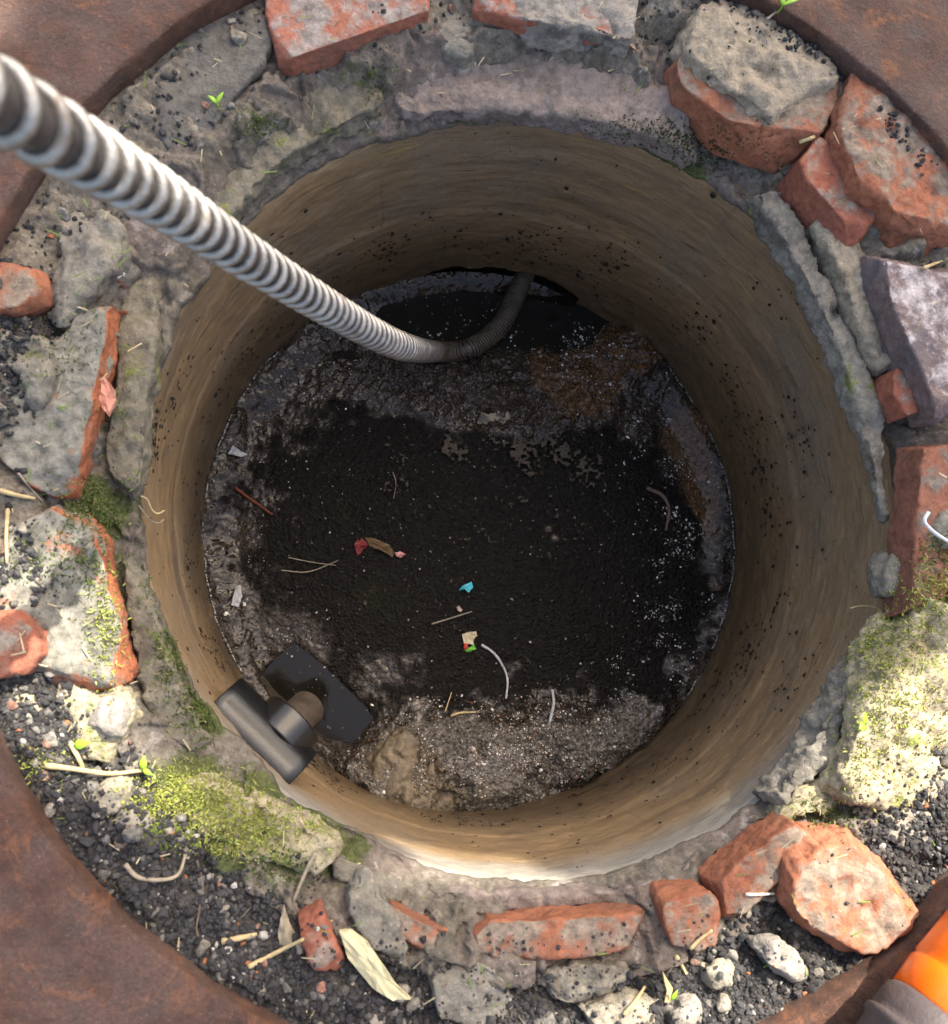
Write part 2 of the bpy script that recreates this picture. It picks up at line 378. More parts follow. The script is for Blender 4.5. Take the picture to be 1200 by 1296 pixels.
# cement collar that closes the joint between pipe and bricks
NC, NCT = 74, 1200
tc_ = np.linspace(0, 2*np.pi, NCT, endpoint=False); cc_ = np.stack([np.cos(tc_), np.sin(tc_), 0*tc_], -1)
rin = .401-.016*np.clip(fbm(cc_*4.5, 3, 58)+.05, 0, 1)-.006*np.clip(fbm(cc_*16, 3, 59), 0, 1)-.0016*fbm(cc_*60, 2, 60)
kk = np.linspace(0, 1, NC)[:, None]; RR2 = rin[None]+kk*(.482-rin[None]); TT2 = np.repeat(tc_[None], NC, 0)
X = RR2*np.cos(TT2); Y = RR2*np.sin(TT2); P3 = np.stack([X, Y, 0*X], -1)
ter = fbm(P3*11, 4, 51); ter2 = fbm(P3*7, 3, 55); ter3 = fbm(P3*19, 4, 57)
Zc = .006 + .044*sst(.400, .462, RR2+.012*ter) + .010*sst(-.05, .0, ter-.02)*sst(.04, .2, kk) + .009*sst(.10, .125, ter2)*sst(.05, .2, kk) + .007*sst(.04, .06, ter3)*sst(.03, .15, kk) - .006*sst(.22, .25, ter3)*sst(.03, .15, kk)
Zc = Zc + (.008*fbm(P3*36, 4, 52) + .0045*fbm(P3*110, 4, 53))*sst(.0, .06, kk) - .10*sst(.90, 1.0, kk)
drp = .016+.012*fbm(cc_*9, 3, 62)            # ragged lip that hangs over the pipe edge
Zc[1] = np.minimum(Zc[1], .003-drp*.35); Zc[0] = -drp; X[0] = (RP+.006)*np.cos(tc_); Y[0] = (RP+.006)*np.sin(tc_)
collar = mk('mortar_collar', np.stack([X, Y, Zc], -1).reshape(-1, 3), grid_faces(NC, NCT, True), M_collar, shaft)
add_fac(collar, 'Moss', moss_field(X, Y).ravel())

# outlet pipe mouth in the far wall, its crown just above the water
ca = R(TA); cd = Vector((math.cos(ca), math.sin(ca), 0)); cs = Vector((-cd.y, cd.x, 0))
V = []; na = 28
hw = RP*math.sin(R(HW))*1.0
for i, L in enumerate(np.linspace(.402, 1.1, 8)):
    for j in range(na):
        a = math.pi*j/(na-1)
        p = cd*L + cs*(math.cos(a)*hw*1.02); V.append((p.x, p.y, ZW-.015+.064*math.sin(a)))
mk('outlet_pipe', V, grid_faces(8, na), simple('slimy_pipe', (.018,.015,.010), .5, .4, 40), shaft)

# ------------------------------------------------------------------ water
rw_ = np.linspace(.001, .43, 170); tw_ = np.linspace(0, 2*np.pi, 420, endpoint=False); RW, TW = np.meshgrid(rw_, tw_, indexing='ij'); XW = RW*np.cos(TW); YW = RW*np.sin(TW)
pr_ = at(560, 490, ZW); rip = np.exp(-((XW-pr_.x)**2/.15**2+(YW-pr_.y)**2/.05**2)); PW = np.stack([XW, YW, 0*XW], -1)
ZWv = ZW+rip*(.0030*fbm(PW*np.array([34, 60, 1])+2*fbm(PW*12, 2, 130)[..., None], 3, 131)+.0010*fbm(PW*150, 2, 132))     # stirred where the hose enters
water = tag(mk('water', np.stack([XW, YW, ZWv], -1).reshape(-1, 3), grid_faces(170, 420, True), M_water), kind='structure')
pw = [cd*.42+cs*.16, cd*1.1+cs*.16, cd*1.1-cs*.16, cd*.42-cs*.16]
mk('water_outlet', [(p.x, p.y, ZW-.002) for p in pw], [(0,1,2,3)], M_water, water)

# ------------------------------------------------------------------ iron frame
NF = 900; th = np.linspace(0, 2*np.pi, NF, endpoint=False)
prof = [(.61,.03),(RF+.014,.034),(RF+.004,.05),(RF,.08),(RF,ZF-.006),(RF+.0006,ZF-.0012),(RF+.003,ZF)]+[(RF+.003+.25*k/26, ZF+.002*math.sin(k*.9)*(k<25)) for k in range(1,27)]+[(RF+.262,ZF-.004),(RF+.264,.06)]
V = []
for i, (r, z) in enumerate(prof):
    w_ = .0040*fbm(np.stack([np.cos(th)*9, np.sin(th)*9, 0*th+i*.25], -1), 5, 61, .6)
    for q, t in enumerate(th):
        V.append(((r+w_[q]*(i<9))*math.cos(t), (r+w_[q]*(i<9))*math.sin(t), z+.3*w_[q]))
frame = mk('iron_ring', V, grid_faces(len(prof), NF, True)[:, ::-1], M_rust)
tag(frame, 'rusty reddish brown iron ring frame around the opening', 'frame')

# =================================================================== BRICKS, MORTAR LUMPS AND STONES
def chaikin(p, n=1, q=.22):
    for _ in range(n):
        o = []
        for i in range(len(p)):
            a, b = p[i], p[(i+1) % len(p)]; o += [a*(1-q)+b*q, a*q+b*(1-q)]
        p = o
    return p
def lump(name, pix, z, th_, mat, parent=None, amp=.004, vox=.0034, flare=.0, tilt=(0,0), seed=0, rnd=1, dome=0.0, cuts=5):
    pts = [np.array(at(x, y, z))[:2] for x, y in pix]
    ar = sum(pts[i][0]*pts[(i+1)%len(pts)][1]-pts[(i+1)%len(pts)][0]*pts[i][1] for i in range(len(pts)))
    if ar < 0: pts = pts[::-1]
    pts = chaikin(pts, rnd); c = sum(pts)/len(pts); n = len(pts)
    V = []
    for k, (zz, s) in enumerate(((z-th_, 1+flare), (z, 1.0))):
        for p in pts:
            q = c+(p-c)*s
            V.append((q[0], q[1], zz + (tilt[0]*(q[0]-c[0])+tilt[1]*(q[1]-c[1]) if k else 0)))
    F = [tuple(range(n-1, -1, -1)), tuple(range(n, 2*n))]+[(i, (i+1)%n, n+(i+1)%n, n+i) for i in range(n)]
    me = bpy.data.meshes.new(name); me.from_pydata(V, [], F); me.update()
    o = bpy.data.objects.new('tmp', me); C.objects.link(o)
    m = o.modifiers.new('r', 'REMESH'); m.mode = 'VOXEL'; m.voxel_size = vox
    dg = bpy.context.evaluated_depsgraph_get()
    me2 = bpy.data.meshes.new_from_object(o.evaluated_get(dg)); bpy.data.objects.remove(o)
    nv = len(me2.vertices); co = np.zeros(nv*3); me2.vertices.foreach_get('co', co); co = co.reshape(-1, 3)
    nn = np.zeros(nv*3); me2.vertices.foreach_get('normal', nn); nn = nn.reshape(-1, 3)
    if dome:
        d2 = np.hypot(co[:,0]-c[0], co[:,1]-c[1]); rm = max(np.hypot(*(p-c)) for p in pts)
        up = sst(z-th_, z, co[:,2]); co[:,2] -= up*dome*(d2/rm)**2
    rf = random.Random(seed*13+5); ctr = np.array([c[0], c[1], z-th_*.5]); ext = np.abs(co-ctr).max(0)
    for _ in range(cuts):
        pn = np.array([rf.gauss(0,1), rf.gauss(0,1), abs(rf.gauss(0,.7))]); pn /= np.linalg.norm(pn)
        pr = (co-ctr)@pn; lim = pr.max()*rf.uniform(.74,.93); ov = np.clip(pr-lim, 0, None); co = co-ov[:, None]*pn*.92
    q = co+seed*3.7
    d = amp*(1.5*fbm(q*26, 3, seed+70)+.55*fbm(q*85, 3, seed+71)) - amp*.9*np.clip(fbm(q*48, 2, seed+72)-.25, 0, 1)*3
    d += amp*.38*fbm(q*240, 2, seed+73)
    co = co+nn*d[:, None]
    me2.vertices.foreach_set('co', co.ravel()); me2.name = name; me2.update()
    return link(name, me2, mat, parent)

surround = tag(empty('brick_surround', (0, 0, .02)), 'ring of broken red bricks bedded in mortar around the shaft mouth', 'brickwork')
BR = (.36,.115,.055); BR2 = (.30,.11,.07)
MB = {
 'a': brick_mat('brick_soiled', (.30,.115,.075), .45, (.23,.20,.18), 1),
 'b': brick_mat('brick_orange', (.29,.112,.064), .44, (.20,.16,.125), 2),
 'c': brick_mat('brick_red', (.27,.095,.060), .36, (.20,.17,.14), 3),
 'd': brick_mat('brick_purple', (.15,.11,.105), .40, (.36,.33,.33), 4),
 'e': brick_mat('brick_caked', (.36,.12,.06), .62, (.17,.165,.14), 5),
 'f': brick_mat('brick_dark', (.20,.085,.055), .35, (.15,.13,.11), 6),
}
MM = {
 'beige': mortar_mat('mortar_beige', (.28,.24,.18), 0, .4, 1),
 'white': mortar_mat('mortar_white', (.26,.24,.21), 0, .45, 2),
 'grey': mortar_mat('mortar_grey', (.19,.178,.15), .25, .35, 3),
 'moss': mortar_mat('mortar_mossy', (.34,.30,.205), .45, .35, 4),
 'purple': mortar_mat('mortar_purple', (.20,.165,.148), 0, .3, 7, False),
 'olive': mortar_mat('mortar_olive', (.165,.15,.115), .32, .35, 8, False),
 'slab': mortar_mat('mortar_slab', (.125,.118,.105), .15, .25, 5, False),
 'pale': mortar_mat('mortar_pale', (.26,.235,.185), 0, .45, 6),
}
BRK = [  # outline in photograph pixels, top height, thickness, material, noise amplitude
 ([(335,-40),(545,-40),(543,12),(470,45),(372,78),(352,70),(338,20)], .075, .055, 'a', .0022, 0),
 ([(600,8),(650,22),(752,38),(812,52),(800,-30),(605,-40)], .070, .055, 'a', .0026, 0),
 ([(850,60),(862,108),(930,158),(1008,188),(1038,174),(1062,130),(1066,40),(1000,-10),(900,-20),(862,20)], .075, .055, 'b', .003, 0),
 ([(1036,172),(1012,206),(1020,234),(1084,306),(1114,288),(1121,264),(1066,188)], .070, .055, 'c', .0018, 0),
 ([(1086,58),(1070,128),(1062,166),(1084,226),(1124,256),(1162,306),(1225,322),(1225,130),(1150,88)], .090, .06, 'b', .005, 0),
 ([(1105,322),(1126,300),(1225,335),(1225,530),(1188,526),(1148,432)], .080, .05, 'd', .0028, 0),
 ([(1128,462),(1165,478),(1180,514),(1150,526),(1132,500)], .058, .04, 'c', .0014, 0),
 ([(1178,530),(1225,536),(1225,690),(1176,790),(1152,800),(1156,700),(1166,600)], .070, .05, 'f', .0025, 0),
 ([(1020,1034),(1034,1050),(1004,1090),(988,1120),(944,1166),(920,1168),(905,1112),(960,1070)], .074, .05, 'b', .003, 0),
 ([(1008,1088),(1040,1054),(1100,1058),(1134,1100),(1176,1150),(1124,1204),(1080,1212),(1036,1188),(1004,1148)], .098, .07, 'b', .0042, 0),
 ([(832,1150),(850,1128),(890,1120),(916,1148),(914,1190),(882,1206),(850,1196)], .070, .05, 'b', .003, 0),
 ([(584,1186),(622,1168),(716,1162),(820,1155),(834,1176),(826,1208),(700,1214),(590,1208)], .066, .045, 'b', .0028, 0),
 ([(494,1148),(540,1170),(580,1180),(584,1206),(522,1206),(504,1190)], .060, .04, 'b', .0028, 0),
 ([(374,1166),(406,1154),(436,1224),(424,1236),(396,1230)], .074, .045, 'c', .003, 0),
 ([(-30,330),(48,334),(60,368),(22,388),(-30,396)], .090, .05, 'b', .003, 0),
 ([(118,362),(141,354),(130,450),(107,560),(86,618),(64,624),(0,602),(-30,590),(-30,450),(58,430),(100,392)], .072, .05, 'e', .0035, 0),
 ([(-30,642),(96,634),(126,680),(142,760),(166,850),(150,866),(60,872),(-30,850)], .074, .05, 'e', .0045, 0),
 ([(-30,764),(30,774),(66,810),(32,852),(-30,864)], .092, .05, 'c', .003, 0),
 ([(150,300),(162,318),(150,352),(136,350),(138,320)], .060, .04, 'c', .002, 0),
]
for i, (px, z, t_, m, a_, s_) in enumerate(BRK):
    lump('brick', px, z+(.013 if i in (0, 1, 12, 13) else .004), t_, MB[m], surround, a_*.9, .0026, .02, (random.uniform(-.06,.06), random.uniform(-.06,.06)), i+1, 0, 0, 6)
MOR = [
 ([(862,32),(882,78),(940,122),(1000,152),(1048,142),(1064,92),(1040,40),(980,-10),(900,-10)], .094, .035, 'beige', .0065),
 ([(640,-30),(655,20),(700,32),(745,30),(770,48),(812,50),(830,-30)], .088, .04, 'white', .006),
 ([(545,-30),(540,20),(560,60),(600,66),(606,0),(602,-30)], .060, .04, 'grey', .005),
 ([(1034,232),(1060,268),(1100,330),(1132,420),(1164,492),(1138,482),(1096,424),(1060,332),(1028,272)], .050, .04, 'beige', .0055),
 ([(1065,182),(1085,222),(1122,256),(1118,268),(1096,262),(1060,206)], .066, .04, 'beige', .005),
 ([(58,250),(150,270),(162,312),(132,352),(96,412),(62,400),(60,330)], .080, .05, 'grey', .006),
 ([(60,410),(30,430),(-30,400),(-30,440),(40,480),(30,520),(60,500)], .084, .04, 'grey', .006),
 ([(1225,715),(1150,772),(1110,850),(1086,930),(1062,992),(1082,1014),(1140,1030),(1225,1010)], .080, .06, 'moss', .008),
 ([(1130,700),(1160,690),(1180,720),(1150,760),(1125,750)], .050, .04, 'grey', .006),
 ([(1225,640),(1190,650),(1175,700),(1225,712)], .078, .04, 'grey', .006),
 ([(285,-10),(335,-10),(345,70),(300,112),(250,172),(192,192),(160,142),(166,100),(230,50)], .080, .05, 'slab', .0022),
 ([(20,900),(100,850),(150,870),(165,890),(150,960),(60,960)], .072, .05, 'moss', .008),
 ([(170,985),(250,990),(330,1015),(400,1050),(430,1080),(400,1110),(330,1090),(250,1075),(190,1060)], .062, .05, 'moss', .007),
 ([(1030,990),(1060,985),(1075,1010),(1040,1035),(1018,1030),(985,1050),(975,1035)], .052, .05, 'moss', .006),
]
MOR += [
 ([(505,72),(600,64),(750,66),(850,96),(935,198),(880,192),(800,165),(720,146),(600,132),(520,138),(498,110)], .042, .03, 'purple', .005),
 ([(330,122),(478,64),(498,104),(470,138),(390,180),(330,225),(270,292),(214,300),(212,262),(262,192)], .044, .03, 'olive', .005),
 ([(945,208),(1000,268),(1060,378),(1100,468),(1132,560),(1142,648),(1126,650),(1102,546),(1062,436),(1004,328),(950,246)], .034, .03, 'grey', .0065),
 ([(520,1126),(640,1132),(760,1129),(850,1112),(902,1086),(906,1104),(832,1146),(700,1152),(610,1160),(578,1170),(512,1146)], .030, .03, 'purple', .005),
 ([(168,332),(202,342),(190,480),(182,600),(152,642),(128,602),(146,480),(150,380)], .042, .03, 'olive', .005),
 ([(150,700),(182,720),(200,800),(232,880),(262,930),(232,960),(196,930),(172,850)], .044, .03, 'olive', .006),
 ([(1128,770),(1150,780),(1108,860),(1060,950),(1004,1010),(968,1030),(985,1000),(1050,910)], .040, .04, 'grey', .007),
 ([(405,1088),(440,1090),(520,1128),(500,1148),(470,1130),(410,1112)], .046, .03, 'grey', .006),
 ([(545,1205),(640,1208),(700,1216),(660,1240),(600,1222)], .060, .04, 'olive', .006),
 ([(240,1085),(330,1100),(400,1130),(380,1160),(300,1150),(250,1120)], .060, .04, 'grey', .008),
 ([(100,1080),(160,1110),(200,1150),(150,1120)], .070, .04, 'grey', .008),
 ([(1090,1020),(1200,1010),(1225,1060),(1160,1080),(1110,1060)], .072, .04, 'pale', .009),
 ([(-30,870),(20,870),(60,900),(30,950),(-30,930)], .078, .04, 'moss', .008),
]
for i, (px, z, t_, m, a_) in enumerate(MOR):
    lump('mortar', px, z, t_, MM[m], surround, a_, .0034, .05, (random.uniform(-.08,.08), random.uniform(-.08,.08)), i+40, 1, .006, 4)
STO = [
 ([(432,1130),(460,1104),(486,1124),(510,1180),(518,1240),(480,1222),(446,1182)], .080, .05, 'grey', .0055, 'upright grey mortar lump beside the broad yellowish reed'),
 ([(538,1236),(580,1214),(622,1224),(652,1262),(660,1310),(556,1310),(534,1264)], .082, .05, 'grey', .004, 'rounded grey stone below the long red brick'),
 ([(666,1252),(700,1230),(770,1210),(812,1224),(802,1252),(742,1272),(690,1278)], .082, .045, 'pale', .005, 'pale knobbly mortar lump below the long red brick'),
 ([(958,1200),(984,1186),(1012,1200),(1048,1246),(1000,1242),(970,1226)], .090, .045, 'white', .0045, 'whitish pointed stone left of the biggest red brick'),
 ([(892,1232),(920,1222),(950,1232),(944,1254),(904,1260)], .080, .04, 'pale', .0045, 'small flat pale stone in black grit left of the whitish stone'),
 ([(108,892),(140,878),(166,896),(162,926),(130,938),(108,920)], .088, .045, 'white', .004, 'round light grey stone above the bent straw'),
 ([(108,990),(150,984),(162,1010),(134,1052),(104,1034)], .088, .04, 'pale', .0045, 'larger beige stone beside the rusty frame and the moss'),
 ([(150,1012),(186,1032),(182,1062),(150,1068),(140,1042)], .086, .04, 'white', .003, 'smooth pinkish white stone below the larger beige stone'),
 ([(730,1280),(790,1262),(850,1276),(860,1310),(730,1310)], .088, .04, 'pale', .005, 'pale crumbly stone at the bottom edge of the picture'),
 ([(850,1290),(870,1268),(900,1282),(905,1310),(850,1310)], .088, .04, 'white', .004, 'small white stone at the bottom edge right of the crumbly one'),
]
for i, (px, z, t_, m, a_, lb) in enumerate(STO):
    tag(lump('stone', px, z, t_, MM[m], None, a_, .003, .0, (0,0), i+80, 1, .008, 9), lb, 'stone', 'stones lying in the grit')

# =================================================================== surfaces to scatter on
bpy.context.view_layer.update()
def bvh_of(objs):
    V = []; F = []
    for o in objs:
        b = len(V); mw = o.matrix_world
        V += [mw @ v.co for v in o.data.vertices]; F += [tuple(b+i for i in p.vertices) for p in o.data.polygons]
    return BVHTree.FromPolygons(V, F)
surf = [bed, collar, frame]+[o for o in C.objects if o.type == 'MESH' and o.name.split('.')[0] in ('brick', 'mortar', 'stone')]
BVH = bvh_of(surf)
def drop(x, y, z0=.3):
    h = BVH.ray_cast(Vector((x, y, z0)), Vector((0, 0, -1))); return h[0], h[1]
def drop_px(px, py):
    """the surface point the pixel sees"""
    a = at(px, py, .3); b = at(px, py, -.2); h = BVH.ray_cast(a, (b-a).normalized(), 2)
    return h[0], h[1]
ICO = None
def chip_proto(seed):
    r_ = random.Random(seed); bm = bmesh.new(); bmesh.ops.create_icosphere(bm, subdivisions=1, radius=1)
    for v in bm.verts: v.co *= r_.uniform(.7, 1.15)
    V = np.array([v.co for v in bm.verts]); F = [tuple(v.index for v in f.verts) for f in bm.faces]; bm.free()
    # cut to an angular chip
    for _ in range(5):
        n = np.array([r_.gauss(0,1) for _ in range(3)]); n /= np.linalg.norm(n); d = V@n-r_.uniform(.45,.75)
        V = V-np.clip(d, 0, None)[:, None]*n
    return V, F
CH = [chip_proto(i) for i in range(12)]
def rotm(ax, a):
    return np.array(Matrix.Rotation(a, 3, Vector(ax).normalized()))
def build_chips(name, places, mat, smooth=False):
    """places: (point, normal, size, colour, squash)"""
    V = []; F = []; K = []; b = 0
    for (p, nrm, s, c, q) in places:
        pv, pf = random.choice(CH); a = random.uniform(0, 6.28)
        Mx = rotm((random.gauss(0,1), random.gauss(0,1), random.gauss(0,1)), a)
        W = (pv@Mx.T)*np.array([s, s*random.uniform(.6,1), s*q])
        qn = np.array(Vector((0,0,1)).rotation_difference(Vector(nrm)).to_matrix()); rz = rotm((0,0,1), random.uniform(0,6.28))
        W = W@rz.T@qn.T+np.array(p)+np.array(nrm)*s*q*.45
        V.append(W); F += [(f[0]+b, f[1]+b, f[2]+b) for f in pf]; b += len(W); K += [c]*len(W)
    o = mk(name, np.concatenate(V), F, mat, None, smooth); add_col(o, np.array(K)); return o

# dark grit
BVB = bvh_of([bed])
def bed_h(x, y):
    q = BVB.ray_cast(Vector((x, y, .3)), Vector((0,0,-1)))[0]; return q.z if q else 0
def dens(px, py):
    d = .06
    for (x, y, r, s) in SOIL:
        d = max(d, s*math.exp(-((px-x)**2+(py-y)**2)/(r*r)))
    return d
pl = []
def greys():
    u = random.random()
    if u < .87: g = random.uniform(.014, .055); return (g, g, g*1.08)
    if u < .97: g = random.uniform(.07, .17); return (g, g*.95, g*.86)
    if u < .99: g = random.uniform(.3, .5); return (g, g*.95, g*.88)
    return (.34, .13, .06)
tries = 0
while len(pl) < 18000 and tries < 150000:
    tries += 1
    px, py = random.uniform(-25, 1225), random.uniform(-25, 1321)
    if random.random() > dens(px, py): continue
    h, nrm = drop_px(px, py)
    if h is None or nrm.z < .55: continue
    r = math.hypot(h.x, h.y)
    if r < .425 or r > RF+.05 or (r > RF+.004 and random.random() > .16): continue
    hb = bed_h(h.x, h.y)
    up_ = h.z > hb+.012
    if up_ and random.random() > (.16 if dens(px, py) > .55 else .02): continue
    s = min(.0075, max(.0014, random.lognormvariate(math.log(.0024), .38)))
    pl.append((h, nrm, s*(.62 if up_ else 1), greys(), random.uniform(.55, .9)))
tag(build_chips('black_grit', pl, M_chip), 'loose dark grit strewn between the bricks', 'grit', kind='stuff')

# broken bits of mortar and brick among the grit
CHO = CH; CH = []
for sd_ in range(8):
    r_ = random.Random(sd_+50); bm = bmesh.new(); bmesh.ops.create_icosphere(bm, subdivisions=3, radius=1)
    Vv = np.array([v.co for v in bm.verts]); Ff = [tuple(v.index for v in f.verts) for f in bm.faces]; bm.free()
    for _ in range(7):
        nn_ = np.array([r_.gauss(0,1) for _ in range(3)]); nn_ /= np.linalg.norm(nn_); d = Vv@nn_-r_.uniform(.5,.85); Vv = Vv-np.clip(d, 0, None)[:, None]*nn_
    Vv = Vv*(1+.16*fbm(Vv*2+sd_, 3, sd_)+.07*fbm(Vv*7, 2, sd_+3))[:, None]; CH.append((Vv, Ff))
pl = []; tries = 0
while len(pl) < 110 and tries < 30000:
    tries += 1
    px, py = random.uniform(-25, 1225), random.uniform(-25, 1321)
    if random.random() > .25+dens(px, py): continue
    h, nrm = drop_px(px, py)
    if h is None or nrm.z < .4: continue
    r = math.hypot(h.x, h.y)
    if r < .44 or r > RF-.002 or h.z > bed_h(h.x, h.y)+.014: continue
    u = random.random(); g = random.uniform(.12, .34)
    c = (g, g*.9, g*.74) if u < .45 else ((g*.55, g*.54, g*.5) if u < .86 else (.26*random.uniform(.6,1.1), .10, .06))
    pl.append((h, nrm, random.lognormvariate(math.log(.0045), .45), c, random.uniform(.5,.8)))
tag(build_chips('rubble_bits', pl, M_rub, True), 'crumbs of mortar and brick among the black grit', 'rubble', kind='stuff')
CH = CHO

# =================================================================== BOTTOM OF THE SHAFT
# sludge banks: a height field that rises out of the water along the wall
gx = np.linspace(-.41, .41, 420); X, Y = np.meshgrid(gx, gx, indexing='ij'); P3 = np.stack([X, Y, 0*X], -1); RR = np.hypot(X, Y)
def blob(px, py, rx, ry=None, rot=0):
    p = at(px, py, ZW); ry = ry or rx; c, s = math.cos(rot), math.sin(rot)
    dx, dy = X-p.x, Y-p.y; a = (dx*c+dy*s)/rx; b = (-dx*s+dy*c)/ry
    return np.exp(-(a*a+b*b))
wob = fbm(P3*14, 5, 91); gra = fbm(P3*75, 4, 93); fin = fbm(P3*240, 2, 94)
bank = .0035 + .0025*wob + .0016*gra + .0010*fin
bank += .016*sst(.345, .395, RR+.02*wob)                                     # narrow shelf along the wall
mound = blob(575,965,.115,.06,-.12)+.8*blob(500,1000,.06,.05)+.75*blob(670,950,.09,.045,.3)+.5*blob(775,925,.07,.035,.6)
bank += .060*np.clip(mound, 0, 1.3)*(1+.45*wob)+.018*np.clip(mound, 0, 1)*gra+.005*np.clip(mound, 0, 1)*fin
far = blob(600,500,.14,.04,-.15)+.8*blob(480,460,.07,.03,-.4)+blob(725,495,.085,.055,.3)+.8*blob(800,450,.05,.045)
bank += .022*np.clip(far, 0, 1.2)*(1+.9*wob)+.012*np.clip(far, 0, 1)*gra+.003*np.clip(far, 0, 1)*fin
ptri = [at(x, y, ZW) for x, y in ((372,822),(335,854),(398,928),(445,950),(472,908),(408,848))]
inn = np.full_like(X, -1e9)
for i_ in range(len(ptri)):
    e0, e1_ = ptri[i_-1], ptri[i_]; ex, ey = e1_.x-e0.x, e1_.y-e0.y; L_ = math.hypot(ex, ey)
    inn = np.maximum(inn, ((X-e0.x)*ey-(Y-e0.y)*ex)/L_*(1 if True else -1))
cx_ = sum(p.x for p in ptri)/6; cy_ = sum(p.y for p in ptri)/6
sg = 1
e0, e1_ = ptri[0], ptri[1]
if ((cx_-e0.x)*(e1_.y-e0.y)-(cy_-e0.y)*(e1_.x-e0.x)) > 0:
    inn = np.full_like(X, -1e9)
    for i_ in range(len(ptri)):
        e0, e1_ = ptri[i_-1], ptri[i_]; ex, ey = e1_.x-e0.x, e1_.y-e0.y; L_ = math.hypot(ex, ey)
        inn = np.maximum(inn, -((X-e0.x)*ey-(Y-e0.y)*ex)/L_)
pool = 1.2*sst(.010, -.012, inn+.006*wob)+.9*blob(620,395,.17,.045)+.7*blob(740,400,.06,.05)+.85*blob(540,492,.075,.022,-.25)+.6*blob(630,525,.05,.016,.1)+.6*blob(450,455,.045,.018,-.5)
bank -= .030*np.clip(pool+.12*wob, 0, 1.2)
keep = (RR < .402)
idx = -np.ones(X.shape, int); idx[keep] = np.arange(keep.sum())
q = keep[:-1,:-1]&keep[1:,:-1]&keep[1:,1:]&keep[:-1,1:]
ii, jj = np.where(q); F = np.stack([idx[ii,jj], idx[ii+1,jj], idx[ii+1,jj+1], idx[ii,jj+1]], -1)
zb = ZW+np.clip(bank, -.02, .07)
sl_ = mk('sludge', np.stack([X, Y, zb], -1)[keep], F, M_sludge)
tag(sl_, 'black granular scum and wet brown sludge over the water', 'sludge', kind='stuff')
brown = np.array([.22,.108,.036]); grey = np.array([.27,.24,.20]); tan = np.array([.24,.185,.115]); dk = np.array([.062,.041,.024]); blk = np.array([.0085,.0072,.0055]); grn = np.array([.035,.040,.014]); pur = np.array([.068,.047,.034])
cw = np.zeros(X.shape+(3,))+dk; wt = np.zeros(X.shape)+.8
def paint(c, m, w_=None):
    global cw, wt
    m = np.clip(m, 0, 1); cw = cw*(1-m[..., None])+c*m[..., None]
    if w_ is not None: wt = wt*(1-m)+w_*m
def soft(m, t0, t1, k=.35): return sst(t0, t1, m+k*fbm(P3*20, 4, 95)+.22*gra)
paint(pur, soft(blob(560,500,.16,.05,-.15)+.7*blob(440,460,.1,.04,-.4), .35, .8), .95)
core = blob(600,730,.25,.20)+.9*blob(470,620,.16,.13)+.8*blob(760,660,.15,.15)+.6*blob(810,760,.12,.14)-1.1*blob(590,500,.15,.04,-.15)
paint(blk, soft(core, .28, .54, .4), .36)
paint(grn, soft(blob(480,750,.10,.08)+.6*blob(440,640,.07,.05), .75, 1.15, .5)*.7, .2)
paint(brown, soft(blob(725,485,.075,.06)+.9*blob(805,445,.06,.05)+.8*blob(865,560,.035,.08)+.7*blob(895,660,.02,.12)+.6*blob(470,420,.09,.03), .36, .62, .5)*.9, .95)
paint(grey, soft(mound, .30, .5, .35), 1)
paint(tan, soft(1.1*blob(530,965,.05,.045)+.8*blob(570,1005,.05,.03)+.7*blob(650,925,.04,.02)+.5*blob(480,1010,.04,.04), .55, .95, .5), .8)
add_col(sl_, cw[keep]); add_fac(sl_, 'Wet', wt[keep])
M_clod = mortar_mat('wet_clod', (.17,.135,.09), 0, .5, 9, False); M_clod.node_tree.nodes['Principled BSDF'].inputs['Roughness'].default_value = .25
M_clod.node_tree.nodes['Principled BSDF'].inputs['Specular IOR Level'].default_value = .5
tag(lump('sludge_clod', [(472,936),(520,922),(556,962),(598,1002),(588,1036),(520,1046),(462,1012)], ZW+.078, .11, M_clod, None, .010, .0034, .1, (0,0), 7, 1, .03), 'pale brown wet clod of sludge heaped against the near wall', 'clod')
BV2 = bvh_of([sl_, water])
def drop_w(px, py):
    a = at(px, py, -.1); b = at(px, py, -.6); h = BV2.ray_cast(a, (b-a).normalized(), 2); return h[0], h[1]

PL2 = []
# pale flecks floating about
pl = []
for _ in range(1500):
    a = random.uniform(0, 6.283); r = .385*math.sqrt(random.random()); 
    h = BV2.ray_cast(Vector((r*math.cos(a), r*math.sin(a), -.1)), Vector((0,0,-1)))
    if h[0] is None: continue
    g = random.choice((.06,.1,.18,.3,.5)); c = (g, g*random.uniform(.85,1), g*random.uniform(.6,1))
    if random.random() < .1: c = (.2,.11,.04)
    pl.append((h[0], h[1], random.lognormvariate(math.log(.0010), .35), c, random.uniform(.25,.6)))
tag(build_chips('floating_flecks', pl, M_fleck), 'tiny pale flecks floating on the scum', 'flecks', kind='stuff'); pl = []
# grains on the near sludge bank, the pale ones painting in wet glints
for _ in range(5600):
    px = random.gauss(650, 110); py = random.gauss(950, 42)
    if py < 880 or px < 440 or px > 900 or math.hypot((px-600)/330, (py-700)/345) > 1: continue
    h, nrm = drop_w(px, py)
    if h is None or h.z < ZW+.003 or math.hypot(h.x, h.y) > .392: continue
    if vnoise(np.array([[h.x*45, h.y*45, .4]]), 15)[0] < -.1 and random.random() < .8: continue
    g = random.choice((.05,.1,.25,.5,.75,.9)); c = (g, g*.95, g*.88) if random.random() < .6 else (.20*g+.06,.11*g+.035,.06*g+.015)
    pl.append((h, nrm, random.lognormvariate(math.log(.0012), .4), c, random.uniform(.5,.9)))


